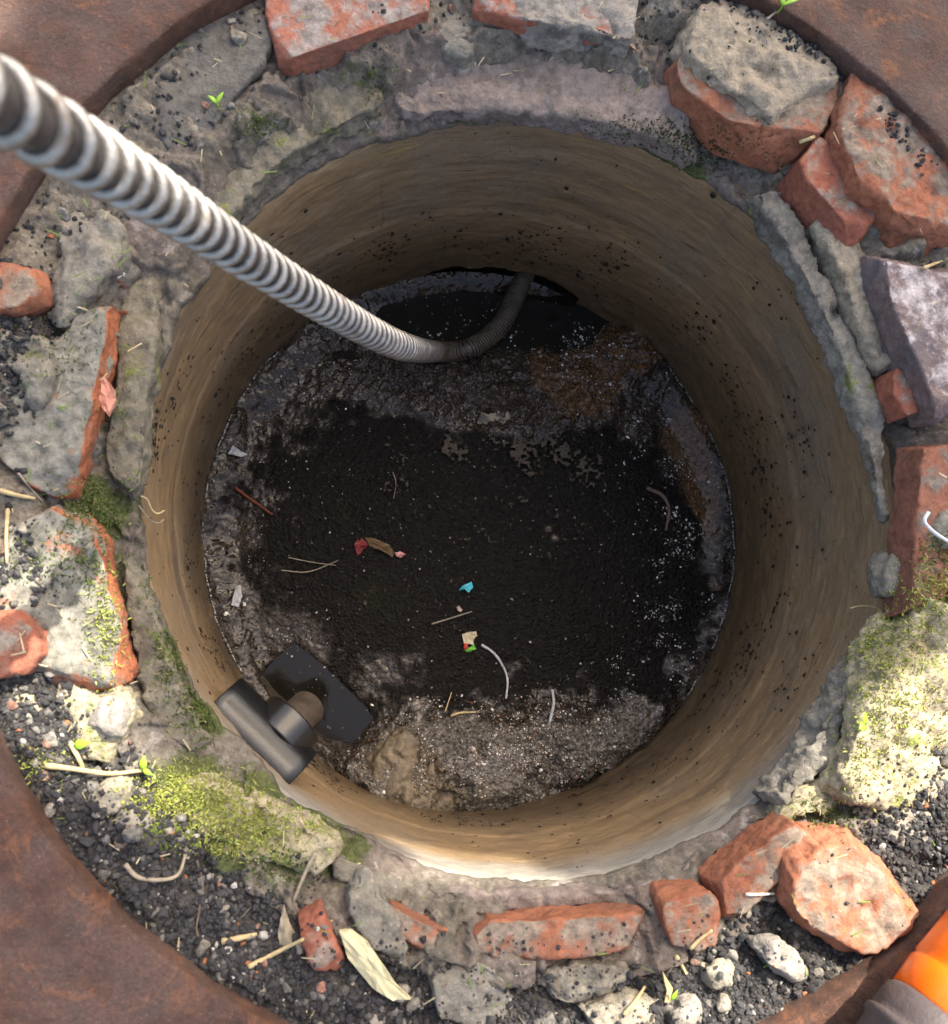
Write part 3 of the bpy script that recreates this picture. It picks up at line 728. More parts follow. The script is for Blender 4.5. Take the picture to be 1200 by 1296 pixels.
# pale grains near the wall, their colour stands in for glints
for _ in range(4200):
    a = R(random.uniform(-62, 66)) if random.random() < .8 else R(random.uniform(66, 215)); r = random.gauss(.325, .035)
    if r > .39 or vnoise(np.array([[math.cos(a)*r*40, math.sin(a)*r*40, .3]]), 8)[0] < .12: continue
    h = BV2.ray_cast(Vector((r*math.cos(a), r*math.sin(a), -.1)), Vector((0,0,-1)))
    if h[0] is None: continue
    g = random.choice((.05,.15,.35,.6,.85)); pl.append((h[0], h[1], random.lognormvariate(math.log(.0012), .45), (g, g*.97, g*.92), random.uniform(.3,.7)))
tag(build_chips('glint_grains', pl, M_glint), 'wet grains on the scum, glints painted as pale colour', 'grains', kind='stuff')
# broken line of pale flecks painting the glint along the waterline
for (a0, a1, n) in ((138,212,420),(-42,42,380)):
    for _ in range(n):
        a = R(random.uniform(a0, a1))
        if vnoise(np.array([[a*22, .5, .5]]), 3)[0] < -.15: continue
        r = .3945-.002*vnoise(np.array([[a*30, .2, .7]]), 4)[0]
        h = BV2.ray_cast(Vector((r*math.cos(a), r*math.sin(a), -.1)), Vector((0,0,-1)))
        if h[0] is None: continue
        g = random.uniform(.25,.6); PL2.append((Vector((h[0].x, h[0].y, max(h[0].z, ZW)+.001)), Vector((0,0,1)), random.uniform(.0008,.0018), (g, g*.97, g*.92), .5))
ol = build_chips('glint_line', PL2, M_fleck); ol.parent = shaft; ol.matrix_parent_inverse = Matrix.Translation((0,0,.45)); ol['kind'] = 'stuff'
# pale foam patches
gx = np.linspace(-.14, .20, 380); gy = np.linspace(-.02, .18, 230); X, Y = np.meshgrid(gx, gy, indexing='ij'); P3 = np.stack([X, Y, 0*X], -1)
fm = .9*blob(572,568,.022,.02)+.95*blob(655,575,.03,.026)+.75*blob(712,578,.028,.018)+1.0*blob(748,598,.028,.022)+.5*blob(690,560,.04,.014)
fm = fm*.85+.6*fbm(P3*45, 4, 121)+.9*fbm(P3*190, 3, 122); keep = fm > .52
idx = -np.ones(X.shape, int); idx[keep] = np.arange(keep.sum()); q = keep[:-1,:-1]&keep[1:,:-1]&keep[1:,1:]&keep[:-1,1:]
ii, jj = np.where(q); F = np.stack([idx[ii,jj], idx[ii+1,jj], idx[ii+1,jj+1], idx[ii,jj+1]], -1)
zf = ZW+.0105+.006*np.clip(fm-.52, 0, .5)+.001*fbm(P3*200, 2, 123)
fo = mk('foam', np.stack([X, Y, zf], -1)[keep], F, simple('brown_foam', (.062,.048,.034), .6, .45, 300, bump=.6))
tag(fo, 'patches of pale brown foam at the far edge of the grit', 'foam', kind='stuff')

# black flecks stuck to the shaft wall
pl = []
for _ in range(2600):
    a = random.uniform(0, 2*math.pi); z = random.gauss(-.28, .045) if random.random() < .86 else random.uniform(-.38, -.01)
    cl = fbm(np.array([[math.cos(a)*9, math.sin(a)*9, z*18]]), 3, 7)[0]
    if cl < .05 and random.random() > .10: continue
    if z < -.37 or z > -.01: continue
    r = RP-.0036
    pl.append((Vector((r*math.cos(a), r*math.sin(a), z)), Vector((-math.cos(a), -math.sin(a), 0)), random.lognormvariate(math.log(.0021), .4), (.012,.010,.008), .3))
for (a0, z0, n) in ((R(25),-.03,26),(R(12),-.16,20),(R(175),-.02,30),(R(172),-.05,30),(R(165),-.09,24),(R(38),-.06,10),(R(-35),-.12,16)):
    for _ in range(n):
        a = a0+random.gauss(0,.06); z = min(-.008, z0+random.gauss(0,.018)); r = RP-.0036
        pl.append((Vector((r*math.cos(a), r*math.sin(a), z)), Vector((-math.cos(a), -math.sin(a), 0)), random.uniform(.0018,.004), (.012,.010,.008), .3))
fl = build_chips('wall_flecks', pl, M_chip); fl.parent = shaft; fl.matrix_parent_inverse = Matrix.Translation((0,0,.45)); fl['kind'] = 'stuff'

# =================================================================== THE SPRING COIL
def catmull(P, n):
    P = [np.array(p, float) for p in P]; P = [2*P[0]-P[1]]+P+[2*P[-1]-P[-2]]; out = []
    for i in range(1, len(P)-2):
        for t in np.linspace(0, 1, n, endpoint=False):
            a, b, c, d = P[i-1:i+3]
            out.append(.5*((2*b)+(-a+c)*t+(2*a-5*b+4*c-d)*t*t+(-a+3*b-3*c+d)*t**3))
    out.append(P[-2]); return np.array(out)
def resample(pts, step):
    d = np.concatenate([[0], np.cumsum(np.linalg.norm(np.diff(pts, axis=0), axis=1))])
    n = int(d[-1]/step)+1; s = np.linspace(0, d[-1], n); return np.stack([np.interp(s, d, pts[:,k]) for k in range(3)], 1), s
def frames(pts):
    T = np.gradient(pts, axis=0); T /= np.linalg.norm(T, axis=1)[:, None]
    N = np.zeros_like(T); n = np.cross(T[0], (0,0,1)); n /= np.linalg.norm(n)
    for i in range(len(T)):
        n = n-T[i]*(n@T[i]); n /= np.linalg.norm(n); N[i] = n
    return T, N, np.cross(T, N)
def tube(name, pts, rad, mat, parent=None, sides=10, step=.003, cap=True):
    pts = np.asarray(pts, float); T, N, B = frames(pts); rad = np.broadcast_to(rad, (len(pts),))
    a = np.linspace(0, 2*np.pi, sides, endpoint=False)
    V = (pts[:, None]+rad[:, None, None]*(np.cos(a)[None, :, None]*N[:, None]+np.sin(a)[None, :, None]*B[:, None])).reshape(-1, 3)
    F = [tuple(f) for f in grid_faces(len(pts), sides, True)]
    if cap: F += [tuple(range(sides)), tuple(range((len(pts)-1)*sides, len(pts)*sides))[::-1]]
    return mk(name, V, F, mat, parent)
DC = .0142       # coil radius to wire centre
q0 = np.array(atd(-60,92,.345)); q1 = np.array(atd(60,166,.405)); dq = (q0-q1)/np.linalg.norm(q0-q1)
path = [q0+dq*1.9+np.array((0,0,-1.05)), q0+dq*1.5+np.array((0,0,-.62)), q0+dq*1.1+np.array((0,0,-.30)), q0+dq*.7+np.array((0,0,-.10)), q0+dq*.4+np.array((0,0,-.025)), q0+dq*.18, q0, q1, atd(200,250,.53), atd(320,330,.69), atd(430,398,.89), atd(505,437,1.08)]
e1 = at(556,445,ZW+.035); e2 = at(596,440,ZW+.022); e3 = at(632,413,ZW+.016); e4 = at(652,375,ZW+.010); e5 = at(668,340,ZW+.004); e6 = at(690,300,ZW-.006)
path += [e1, e2, e3, e4, e5, e6]
pc = catmull(path, 30); pc, ss = resample(pc, .0004)
T_, N_, B_ = frames(pc)
# pitch opens towards the near end, where the spring is stretched
dist = np.linalg.norm(pc-CAM, axis=1); sEnd = ss[-1]
near0 = np.linalg.norm(pc-np.array(atd(0,120,.38)), axis=1)
endd = np.linalg.norm(pc-np.array(at(600,440,ZW+.02)), axis=1); after = (ss > ss[np.argmin(endd)])
pitch = .0048+.0105*sst(.04, .30, endd)+.0065*sst(.40, .75, endd)
pitch[after] = .0045
wire = .0020+.0017*sst(.04, .34, endd); wire[after] = .0021
phi = np.cumsum(np.gradient(ss)/pitch)*2*np.pi
hel = pc+DC*(np.cos(phi)[:, None]*N_+np.sin(phi)[:, None]*B_)
# resample with 20 points a turn
m = int((phi[-1]-phi[0])/(2*np.pi)*20); pj = np.linspace(phi[0], phi[-1], m)
hel = np.stack([np.interp(pj, phi, hel[:, k]) for k in range(3)], 1)
coil = tag(empty('spring_coil', pc[-1]), 'shiny steel spring coil hose reaching down into the water', 'hose')
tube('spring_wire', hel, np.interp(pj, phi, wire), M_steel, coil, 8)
pk, _ = resample(pc, .006); tube('inner_liner', pk, .0122, simple('dark_liner', (.10,.09,.085), .5, .4, 70, metal=.6), coil, 20)

# =================================================================== DARK PLASTIC PIPE TEE low on the wall
M_black = simple('dark_plastic', (.008,.0085,.009), .27, .3, 50, bump=.12, spec=.5)
M_oldpipe = simple('soiled_pipe', (.05,.036,.024), .6, .5, 40, bump=.5)
ZT = -.11
tee = tag(empty('pipe_tee', at(330,940,ZT)), 'dark grey plastic pipe tee against the wall with brown stub', 'pipe')
def pipe_seg(name, a, b, ro, ri, mat, parent, sides=40, rings=10):
    a = Vector(a); b = Vector(b); d = (b-a).normalized(); n = d.orthogonal().normalized(); s = d.cross(n); V = []
    prof = [(0,ri),(0,ro-.0012),(.0012,ro)]+[((b-a).length*k/rings, ro) for k in range(1, rings)]+[((b-a).length-.0012,ro),((b-a).length,ro-.0012),((b-a).length,ri)]+[((b-a).length*(rings-k)/rings, ri) for k in range(1, rings)]
    for (l, r) in prof:
        for j in range(sides):
            t = 2*math.pi*j/sides; V.append(a+d*l+n*(math.cos(t)*r)+s*(math.sin(t)*r))
    F = [tuple(f) for f in grid_faces(len(prof), sides, True)]
    b0 = (len(prof)-1)*sides; F += [(b0+j, j, (j+1)%sides, b0+(j+1)%sides) for j in range(sides)]
    return mk(name, V, F, mat, parent)
A = at(270,893,ZT); Bq = at(367,989,ZT)
pipe_seg('pipe_body', A, Bq, .041, .037, M_black, tee)
d_ = (Bq-A).normalized(); sd = Vector((-d_.y, d_.x, 0))
if sd.dot(-A) < 0: sd = -sd
mid = A+d_*.072
pipe_seg('branch_socket', mid+sd*.018+Vector((0,0,-.002)), mid+sd*.047+Vector((0,0,-.012)), .036, .028, M_black, tee)
st0 = mid+sd*.034+Vector((0,0,-.012)); st1 = st0+sd*.030+d_*.002+Vector((0,0,-.040))
pipe_seg('stub_pipe', st0, st1, .0205, .017, M_oldpipe, tee)
pipe_seg('clip', st0+(st1-st0)*.10, st0+(st1-st0)*.14, .0218, .0206, M_steel, tee, 30, 3)

# =================================================================== ORANGE AND GREY TOOL lying on the frame
M_or = simple('orange_plastic', (.80,.13,.008), .30, .2, 30, bump=.1); M_gy = simple('dark_grey_rubber', (.060,.048,.050), .6, .25, 40, bump=.4)
def tool():
    RT = .056; z = ZF+RT+.003
    c0 = at(1158,1362,z); c1 = at(1288,1196,z); ax = (c1-c0).normalized(); up = Vector((0,0,1)); sx = ax.cross(up)
    b0 = c0+ax*.045         # where grey meets orange
    t = tag(empty('hand_tool', Vector((b0.x, b0.y, ZF))), 'orange and dark grey plastic tool lying on the rusty frame', 'tool')
    def lathe(name, prof, mat):
        n = 40; V = [b0+ax*l+sx*(r*math.cos(2*math.pi*j/n))+up*(r*math.sin(2*math.pi*j/n)) for l, r in prof for j in range(n)]
        k = len(prof); mk(name, V, [tuple(f) for f in grid_faces(k, n, True)]+[tuple(range(n)), tuple(range((k-1)*n, k*n))[::-1]], mat, t)
    lathe('body', [(0,.050),(.004,.053),(.03,.0545),(.034,.0525),(.037,.0545),(.10,.0535),(.16,.049),(.20,.040),(.222,.026),(.23,.010)], M_or)
    lathe('grip', [(.002,.0525),(-.002,.0555),(-.020,.056),(-.024,.0545),(-.026,.0575),(-.031,.0575),(-.034,.054),(-.060,.052),(-.064,.0535),(-.069,.0535),(-.072,.051),(-.13,.046),(-.20,.044),(-.206,.040)], M_gy)
tool()

# =================================================================== PARASOL added out of view beyond the far side to shade the hole
def parasol():
    hh = 2.25; c = Vector((.05, .27, 0))+SUN*(hh/SUN.z); rc = .60; n = 48
    t = tag(empty('added_shade_parasol', (c.x, c.y, .118)), 'small round grey parasol on a pole, added out of view to shade the hole', 'parasol')
    V = [c+Vector((0,0,.10))]; F = []; R_ = 8
    for k in range(1, R_+1):
        for j in range(n):
            a = 2*math.pi*j/n; r = rc*k/R_; V.append(c+Vector((r*math.cos(a), r*math.sin(a), .10*(1-(k/R_)**1.6)-.012*(1-abs(math.cos(a*4)))*(k/R_))))
    F += [(0, 1+j, 1+(j+1)%n) for j in range(n)]
    for k in range(R_-1): F += [(1+k*n+j, 1+(k+1)*n+j, 1+(k+1)*n+(j+1)%n, 1+k*n+(j+1)%n) for j in range(n)]
    can = mk('canopy', V, F, simple('grey_canvas', (.20,.20,.20), .9, .1, 40), t); can.modifiers.new('s', 'SOLIDIFY').thickness = .004
    mt = simple('pole_metal', (.4,.4,.4), .4, .2, 40, metal=.8)
    tube('pole', [np.array((c.x, c.y, z)) for z in np.linspace(.118, c.z+.13, 12)], .016, mt, t, 12)
    for j in range(8):
        a = 2*math.pi*j/8; tube('rib', [np.array(c)+np.array((r*math.cos(a), r*math.sin(a), .085*(1-(r/rc)**1.6)-.01)) for r in np.linspace(.02, rc-.01, 8)], .004, mt, t, 6)
    tube('base', [np.array((c.x, c.y, .118)), np.array((c.x, c.y, .16)), np.array((c.x, c.y, .18))], np.array([.2,.19,.05]), mt, t, 24)
parasol()

# =================================================================== TREE added out of view, leaf clumps shaped to cast the wanted shade
def tree():
    H = 2.7; sh = SUN*(H/SUN.z)
    t = tag(empty('added_shade_tree', (4.6, 3.9, .118)), 'leafy tree added out of view, its leaves placed to cast shade', 'tree')
    bark = simple('bark', (.10,.075,.055), .9, .4, 30); lf = simple('tree_leaf', (.06,.10,.025), .6, .3, 20, bump=0)
    tr = catmull([np.array((4.6,3.9,.05)), np.array((4.55,3.9,1.6)), np.array((4.5,4.0,3.2)), np.array((4.5,4.1,4.6)), np.array((4.6,4.2,5.8))], 8)
    bi = 14
    tube('trunk', tr, np.linspace(.14,.04,len(tr)), bark, t, 12)
    V = []; F = []; cl = []
    polys = SHADE  # added leaf clumps fill these outlines so their shade lands there
    for poly in polys:
        pts = [at(x, y, .08) for x, y in poly]; c = sum((np.array(p) for p in pts))/len(pts)
        lim = np.array(c)+np.array(sh)
        tube('branch', catmull([tr[bi], (tr[bi]*.5+lim*.5)+np.array((0,0,.25)), lim], 8), np.linspace(.035,.008,17), bark, t, 8)
        xs = [p[0] for p in poly]; ys = [p[1] for p in poly]; k = 0
        while k < 1500:
            x, y = random.uniform(min(xs), max(xs)), random.uniform(min(ys), max(ys)); ins = False
            for i in range(len(poly)):
                (x1,y1),(x2,y2) = poly[i-1], poly[i]
                if (y1 > y) != (y2 > y) and x < (x2-x1)*(y-y1)/(y2-y1)+x1: ins = not ins
            if not ins: continue
            k += 1; p = at(x, y, .08)+sh+SUN*random.uniform(-.35,.35); cl.append(p)
    for _ in range(2500):     # the rest of the crown
        d = Vector((random.gauss(0,1), random.gauss(0,1), random.gauss(0,.8))).normalized()*random.random()**.4
        cl.append(Vector((4.9,4.4,5.8))+Vector((d.x*1.2, d.y*1.2, d.z*1.1)))
    for p in cl:
        u = Vector((random.gauss(0,1), random.gauss(0,1), random.gauss(0,.5))).normalized(); v = u.orthogonal().normalized(); v = Matrix.Rotation(random.uniform(0,6.28),3,u) @ v
        L = random.uniform(.03,.055); b = len(V); nn_ = u.cross(v)
        V.extend([p-u*L, p+v*L*.5+nn_*.006, p+u*L, p-v*L*.5+nn_*.006]); F.append((b,b+1,b+2,b+3))
    mk('crown', V, F, lf, t, False)
SHADE = [[(330,830),(400,800),(520,890),(570,975),(480,1015),(400,965)],
         [(845,1020),(865,935),(945,880),(1020,905),(1000,980),(955,1050),(880,1060)],
         [(175,600),(205,760),(240,870),(300,965),(380,1035),(440,1000),(350,850),(270,600)],
         [(-120,120),(110,180),(165,330),(150,480),(100,640),(-120,640)],
         [(-90,920),(30,1000),(100,1058),(190,1078),(330,1092),(440,1098),(480,1125),(560,1130),(640,1215),(560,1330),(-90,1330)],
         [(500,1132),(780,1130),(850,1085),(880,1000),(955,985),(955,1060),(905,1130),(840,1160),(830,1205),(640,1215)]]
tree()

# =================================================================== LITTER, STRAW, WEEDS
def ribbon_pts(pix, fn, lift=.001, n=10):
    P = []
    for (x, y) in pix:
        h, nr = fn(x, y)
        if h is None: continue
        P.append(np.array(h)+np.array((0,0,lift)))
    return catmull(P, n)
STRAW = (.42,.33,.17); 
M_straw = simple('dry_straw', STRAW, .75, .3, 120); M_straw2 = simple('grey_straw', (.26,.22,.16), .8, .3, 120)
M_pale = simple('pale_strand', (.42,.42,.43), .5, .25, 150); M_root = simple('brown_root', (.11,.085,.06), .85, .3, 120)
M_wire = simple('painted_wire', (.5,.54,.58), .45, .2, 80); M_rstick = simple('orange_brown_stick', (.13,.035,.012), .7, .3, 60)
def stick(name, label, cat, pix, rad, mat, fn=drop_px, lift=None, group=None, sides=7, taper=.35):
    p = ribbon_pts(pix, fn, rad if lift is None else lift)
    p, _ = resample(p, .003)
    k = np.linspace(0, 1, len(p)); r = rad*(1-taper*k)*(1+.15*fbm(np.stack([k*14, k*0, k*0], -1), 2, int(pix[0][0])))
    return tag(tube(name, p, r, mat, None, sides), label, cat, group)
def hang(label, pts, rad, mat=None):
    p = catmull([np.array(at(x, y, z)) for x, y, z in pts], 8); tag(tube('root_hair', p, rad, mat or M_straw2, None, 6), label, 'root')
hang('thin curled root hanging over the left rim', [(178,628,.012),(186,632,.004),(192,645,-.004),(200,650,-.010),(208,646,-.012)], .0011, M_straw)
hang('second thin root below the curled one on the left rim', [(176,640,.010),(188,656,-.004),(200,662,-.012),(208,657,-.014)], .0007)
hang('pale root hair sticking out of the right rim', [(1122,775,.006),(1105,768,.0),(1090,767,-.006),(1076,770,-.010)], .0010, M_straw)
hang('shorter root hair lower down on the right rim', [(1110,820,.006),(1096,816,.0),(1086,817,-.006)], .0007)
SG = 'dry straw lying on the rubble'
stick('straw', 'bent yellow straw lying across the stones by the moss', 'straw', [(60,968),(95,972),(140,978),(182,974)], .0026, M_straw, lift=.006, group=SG)
stick('straw', 'short cream straw joining the bent yellow straw', 'straw', [(92,940),(100,955),(108,972)], .0026, M_straw, lift=.006, group=SG)
stick('straw', 'upright straw beside the mossy brick at the left edge', 'straw', [(12,645),(10,680),(11,714)], .0020, M_straw, lift=.004, group=SG)
stick('straw', 'short thick straw above the upright straw at the left edge', 'straw', [(2,622),(25,628),(46,632)], .0024, M_straw, lift=.004, group=SG)
stick('straw', 'thin grey straw crossing the gap between the left bricks', 'straw', [(25,600),(40,618),(56,636)], .0012, M_straw2, lift=.004, group=SG)
stick('straw', 'cut straw lying across the grit below the mossy patch', 'straw', [(315,1222),(350,1204),(384,1187)], .0022, M_straw, lift=.004, group=SG)
stick('straw', 'short pale straw above the cut straw in the grit', 'straw', [(282,1190),(304,1186),(325,1181)], .0028, M_straw, lift=.003, group=SG)
stick('root', 'pale curved root looping over the grit', 'root', [(160,1092),(175,1108),(200,1112),(226,1106),(236,1080)], .0022, M_straw2, lift=.005)
stick('root', 'thin brown root hanging down through the grit', 'root', [(250,1088),(257,1120),(252,1155),(250,1180),(264,1206)], .0012, M_root, lift=.003)
stick('twig', 'forked dry twig beside the mossy rim', 'twig', [(400,1078),(388,1100),(372,1138)], .0020, M_straw2, lift=.004)
stick('straw', 'yellow straw tip under the far red brick end', 'straw', [(1010,182),(1026,176),(1042,166)], .0022, M_straw, lift=.003, group=SG)
stick('straw', 'yellow straw at the right edge on the purple brick', 'straw', [(1166,341),(1185,334),(1210,324)], .0020, M_straw, lift=.004, group=SG)
stick('straw', 'white straw on the orange brick by the lit collar', 'straw', [(942,1131),(958,1131),(978,1130)], .0016, simple('white_straw', (.6,.56,.48), .7), lift=.003, group=SG)
stick('straw', 'cream straw crossing the rounded brick chunk', 'straw', [(872,1200),(884,1188),(900,1176)], .0018, M_straw, lift=.003, group=SG)
stick('straw', 'short straw in the grit right of the long red brick', 'straw', [(855,1210),(862,1222),(868,1232)], .0024, M_straw, lift=.003, group=SG)
stick('straw', 'straw at the bottom edge below the long red brick', 'straw', [(788,1282),(800,1268),(815,1246)], .0018, M_straw, lift=.004, group=SG)
stick('straw', 'grey thin straw over the white mortar at the top right', 'straw', [(968,28),(980,18),(992,6)], .0014, M_straw2, lift=.004, group=SG)
stick('wire_hook', 'white bent wire hook at the right edge', 'wire', [(1168,650),(1163,662),(1176,676),(1195,688),(1215,700)], .0019, M_wire, lift=.009, taper=0)
def flat(name, label, cat, pix, mat, fn=drop_px, th_=.002, lift=.002, curl=.003, tiltseed=0, group=None):
    P = []
    for (x, y) in pix:
        h, _ = fn(x, y)
        if h is not None: P.append(np.array(h))
    z = max(p[2] for p in P)+lift; rr_ = random.Random(tiltseed+int(pix[0][0]))
    c = sum(P)/len(P); V = []
    for k in (0, 1):
        for p in P: V.append((p[0], p[1], z+(-th_ if k else 0)+ (rr_.random() if not k else 0)*0+curl*math.sin(p[0]*400+p[1]*300)))
        V.append((c[0], c[1], z+(-th_ if k else 0)+curl*.6))
    n = len(P)
    F = [(i, (i+1)%n, n) for i in range(n)]+[(n+1+(i+1)%n, n+1+i, 2*n+1) for i in range(n)]+[(i, n+1+i, n+1+(i+1)%n, (i+1)%n) for i in range(n)]
    o = mk(name, V, F, mat, None, False)
    bm = bmesh.new(); bm.from_mesh(o.data); bmesh.ops.triangulate(bm, faces=bm.faces); bmesh.ops.subdivide_edges(bm, edges=bm.edges, cuts=3, use_grid_fill=True)
    cz = np.array([v.co for v in bm.verts]); dz = fbm(cz*220+tiltseed, 2, 5)*curl*.8; dx = fbm(cz*300+9, 2, 6)*.0012
    for v_, a_, b_ in zip(bm.verts, dz, dx): v_.co.z += a_; v_.co.x += b_; v_.co.y -= b_
    bmesh.ops.recalc_face_normals(bm, faces=bm.faces); bm.to_mesh(o.data); bm.free()
    return tag(o, label, cat, group)
M_reed = simple('split_reed', (.50,.45,.27), .75, .2, 100)
flat('split_reed', 'broad cut yellowish reed lying in the grit at the bottom', 'reed', [(430,1172),(444,1168),(465,1190),(498,1232),(518,1252),(496,1258),(470,1245),(440,1205)], M_reed, th_=.005, lift=.004)
flat('split_reed', 'splintered brown reed piece beside the red brick stub', 'reed', [(360,1142),(365,1160),(374,1180),(366,1196),(354,1196),(353,1176)], M_straw2, th_=.004, lift=.003)
flat('brick_flake', 'pink leaf-shaped brick flake lying on the left collar', 'flake', [(128,497),(139,485),(151,500),(151,515),(144,533),(134,520)], simple('brick_flake', (.48,.22,.16), .9, .25), th_=.005, lift=.003)
flat('leaf', 'dry tan leaf standing in the grit under the brick chunk', 'leaf', [(836,1226),(841,1240),(838,1258),(829,1256),(829,1240)], M_straw, th_=.002, lift=.006)
flat('plastic_chip', 'tiny white chip beside the narrow left brick', 'chip', [(152,352),(158,346),(160,350),(154,359),(150,358)], simple('white_chip', (.65,.65,.65), .5), th_=.002, lift=.003)

# --- things floating in the shaft
M_whitep = simple('white_plastic', (.40,.41,.42), .4, .1, 60, bump=0)
flat('plastic_shard', 'white triangular plastic shard floating near the left wall', 'litter', [(289,575),(296,565),(303,571),(315,578),(306,580)], M_whitep, drop_w, lift=.004)
flat('plastic_shard', 'white crumpled plastic shard near the left wall above the grey puddle', 'litter', [(293,766),(300,742),(306,741),(307,755),(303,768)], M_whitep, drop_w, lift=.004)
flat('plastic_flake', 'bright cyan plastic flake floating in the middle', 'litter', [(581,748),(585,741),(597,737),(598,744),(592,750),(587,746)], simple('cyan_plastic', (.05,.42,.52), .5, .2, 90, bump=0), drop_w, lift=.004)
flat('pebble', 'small pinkish pebble floating below the cyan flake', 'pebble', [(577,768),(581,766),(585,772),(583,775),(579,773)], simple('pink_pebble', (.42,.32,.28), .6), drop_w, th_=.003, lift=.004)
wr = tag(empty('foil_wrapper', drop_w(595,812)[0]), 'cream and green crumpled wrapper floating in the middle', 'litter')
def wr_part(name, pix, mat, par, lift=.004):
    o = flat(name, None, None, pix, mat, drop_w, lift=lift); o.parent = par; o.matrix_parent_inverse = Matrix.Translation(-par.location); return o
wr_part('cream_panel', [(585,803),(592,800),(602,799),(603,806),(598,810),(599,816),(587,814)], simple('cream_paper', (.45,.40,.26), .5, .3, 200, bump=0), wr)
wr_part('red_panel', [(586,814),(592,813),(592,822),(587,822)], simple('red_print', (.45,.05,.04), .5, .3, 200, bump=0), wr)
wr_part('green_panel', [(587,822),(592,820),(599,816),(602,821),(596,824),(591,826)], simple('green_print', (.12,.40,.04), .5, .3, 200, bump=0), wr)
wr2 = tag(empty('leaf_wrapper', drop_w(480,692)[0]), 'red and brown torn wrapper floating left of the cyan flake', 'litter')
wr_part('red_end', [(448,690),(452,684),(460,682),(466,690),(460,696),(452,703)], simple('dull_red', (.16,.012,.014), .5, .3, 100, bump=0), wr2)
wr_part('brown_middle', [(462,680),(474,682),(492,690),(500,700),(496,705),(484,698),(468,692)], simple('dull_brown', (.085,.05,.014), .5, .4, 160, bump=0), wr2, .0045)
wr_part('pink_end', [(500,700),(506,698),(513,702),(508,706),(502,705)], simple('pink_foil', (.55,.26,.25), .4, .2, 100, bump=0), wr2, .005)
stick('twig', 'straight grey twig floating below the cyan flake', 'twig', [(546,790),(572,782),(597,774)], .0016, simple('grey_twig', (.20,.17,.14), .8), drop_w, lift=.004)
stick('plastic_strand', 'white curved strand floating beside the cream wrapper', 'strand', [(609,816),(625,827),(637,845),(642,862),(640,884)], .0022, M_pale, drop_w, lift=.003, taper=.3)
stick('plastic_strand', 'short white strand standing at the near sludge edge', 'strand', [(698,873),(700,890),(695,914)], .0024, M_pale, drop_w, lift=.004, taper=.1)
stick('stick', 'orange brown stick floating near the left wall', 'stick', [(298,618),(320,634),(345,652)], .0028, M_rstick, drop_w, lift=.004)
stick('straw', 'thicker of the two crossed straws left of the red wrapper', 'straw', [(356,722),(390,724),(428,710)], .0011, M_straw2, drop_w, lift=.004, group='straws floating in the shaft')
stick('straw', 'thinner of the two crossed straws left of the red wrapper', 'straw', [(365,706),(395,712),(425,716)], .0009, M_straw2, drop_w, lift=.005, group='straws floating in the shaft')
stick('straw', 'hair-thin curved straw floating right of the left wall stick', 'straw', [(497,598),(501,612),(498,632)], .0008, M_straw2, drop_w, lift=.004, group='straws floating in the shaft')
stick('straw', 'pale straw lying on top of the near sludge bank', 'straw', [(570,906),(582,902),(602,901)], .0020, M_straw, drop_w, lift=.004, group='straws floating in the shaft')
stick('straw', 'thin straw poking out of the near sludge bank', 'straw', [(563,900),(567,888),(571,876)], .0011, M_straw, drop_w, lift=.006, group='straws floating in the shaft')
stick('worm_stick', 'curved brown stick floating near the right wall', 'stick', [(818,618),(838,628),(846,646),(842,672)], .0034, M_root, drop_w, lift=.003)

# --- weeds
M_leaf = simple('fresh_leaf', (.22,.42,.03), .5, .2, 100, bump=0)
def leaf_mesh(name, base, d, L, Wd, par, up=.5):
    d = Vector((d[0], d[1], up)).normalized(); s = d.cross(Vector((0,0,1))).normalized(); nn_ = s.cross(d); V = []; F = []; n = 8
    for i in range(n+1):
        t = i/n; w_ = Wd*math.sin(math.pi*min(1, t**.8*.97+.03))*.5; c = base+d*(L*t)+nn_*(-L*.25*t*t)
        V += [c-s*w_+nn_*w_*.3, c, c+s*w_+nn_*w_*.3]
    for i in range(n):
        for k in (0,1): F.append((i*3+k, i*3+k+1, i*3+k+4, i*3+k+3))
    o = mk(name, V, F, M_leaf, par); o.modifiers.new('s', 'SOLIDIFY').thickness = .0006; return o
def seedling(label, px, py, leaves):
    h, nr = drop_px(px, py); t = tag(empty('seedling', h), label, 'weed', 'seedlings on the rim')
    top = h+Vector((0,0,.010)); tube('stem', catmull([np.array(h)-np.array((0,0,.003)), np.array(h+top)/2+np.array((.001,0,0)), np.array(top)], 4), .0009, M_leaf, t, 6)
    for (dx, dy, L, W_) in leaves: leaf_mesh('leaf', top, (dx, dy), L, W_, t)
seedling('bright two-leaved green seedling on the sunlit right rim', 1086, 916, [(-.6,-.3,.009,.008),(.1,1,.012,.005)])
seedling('tiny green seedling at the end of the bent straw', 184, 972, [(.1,1,.012,.006),(.9,-.5,.010,.004)])
seedling('single green leaf by the rusty frame below the bent straw', 98, 942, [(1,.2,.014,.008)])
seedling('small green sprig on the far left collar', 276, 138, [(.5,.8,.012,.004),(-.6,.4,.010,.004)])
seedling('small green sprig in the black soil at the top right', 985, 14, [(-.2,.9,.012,.006),(.9,.2,.016,.004)])
seedling('tiny yellow-green sprig at the bottom edge', 845, 1260, [(.5,.8,.010,.004)])
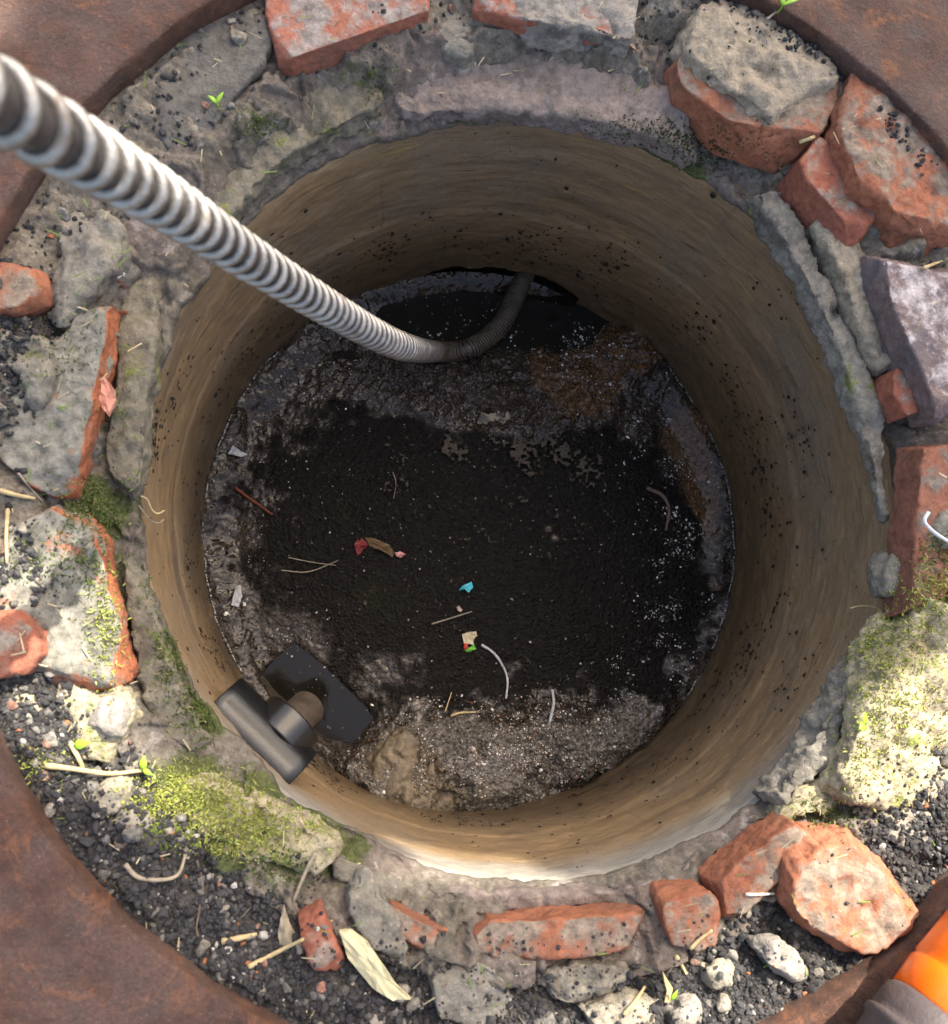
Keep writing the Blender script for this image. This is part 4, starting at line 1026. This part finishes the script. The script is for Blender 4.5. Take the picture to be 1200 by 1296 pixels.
# moss: a mat of short blades
V = []; F = []; K = []
def blade(p, nr, L, c, wd=.0007):
    d = Vector((nr[0]+random.gauss(0,.7), nr[1]+random.gauss(0,.7), nr[2]+.3)).normalized()
    s = d.cross(Vector((random.gauss(0,1), random.gauss(0,1), random.gauss(0,1)))).normalized()
    b = len(V); p2 = p+d*L*.6; d2 = (d+Vector((random.gauss(0,.5), random.gauss(0,.5), -.2))).normalized(); p3 = p2+d2*L*.5
    V.extend([p-s*wd, p+s*wd, p2+s*wd*.8, p2-s*wd*.8, p3]); F.extend([(b,b+1,b+2,b+3),(b+3,b+2,b+4)]); K.extend([c]*5)
MS = [(120,640,26,20,500,.006,0),(110,700,24,40,400,.006,0),(135,790,12,40,500,.006,1),(40,715,26,20,250,.005,0),(215,1005,30,18,1300,.006,1),(270,1020,34,20,1300,.006,1),(330,1045,40,18,900,.005,1),(290,1072,30,8,350,.005,1),(355,1100,20,14,350,.005,0),
      (250,890,14,30,600,.007,0),(215,830,10,30,350,.006,0),(195,690,8,60,350,.006,0),(1140,790,30,30,900,.005,1),(1190,745,26,20,700,.006,1),(1110,860,22,40,700,.005,1),(1160,900,40,50,700,.005,1),(1090,960,16,30,300,.005,1),
      (1190,700,22,14,300,.006,0),(1050,1030,22,12,350,.006,0),(830,172,60,12,1000,.005,2),(890,192,40,14,700,.005,2),(330,160,14,10,160,.006,0),(480,104,14,24,200,.004,0),(60,965,24,14,250,.006,1),(140,520,14,20,120,.005,0),(75,440,30,24,180,.005,0),(1120,830,16,16,200,.005,1)]
for (cx, cy, sx_, sy_, n, L, kind) in MS:
    for _ in range(n):
        h, nr = drop_px(random.gauss(cx, sx_), random.gauss(cy, sy_))
        if h is None or math.hypot(h.x, h.y) > RF or nr.z < .15: continue
        u = random.random()
        c = [(.07+.07*u,.11+.09*u,.025+.02*u),(.27+.20*u,.31+.20*u,.06+.07*u),(.03+.03*u,.045+.04*u,.012+.01*u)][kind]
        if random.random() < .08: c = (.34,.28,.14)
        blade(h, nr, L*random.uniform(.4,1.1), c)
mo = mk('moss', V, F, M_plant, None, False); add_col(mo, np.array(K)); tag(mo, 'green moss growing on the mortar round the rim', 'moss', kind='stuff')
# fine straw litter and root hairs
V = []; F = []; K = []
for _ in range(700):
    px, py = random.uniform(-10, 1210), random.uniform(-10, 1306)
    h, nr = drop_px(px, py)
    if h is None or nr.z < .4: continue
    r = math.hypot(h.x, h.y)
    if r > RF or r < .405: continue
    a = random.uniform(0, 6.28); L = random.uniform(.004, .016); wd = random.uniform(.0003, .0009)
    d = Vector((math.cos(a), math.sin(a), random.uniform(-.1,.4))); s = d.cross(Vector((0,0,1))).normalized(); p = h+Vector((0,0,.0025)); b = len(V)
    V.extend([p-s*wd, p+s*wd, p+d*L+s*wd*.6, p+d*L-s*wd*.6]); F.append((b,b+1,b+2,b+3)); g = random.uniform(.25,.6); K.extend([(g, g*.86, g*.55)]*4)
    if random.random() < .3: K[-4:] = [(.16,.24,.06)]*4
li_ = mk('plant_litter', V, F, M_plant, None, False); add_col(li_, np.array(K)); tag(li_, 'fine bits of straw and grass scattered on the rubble', 'litter', kind='stuff')
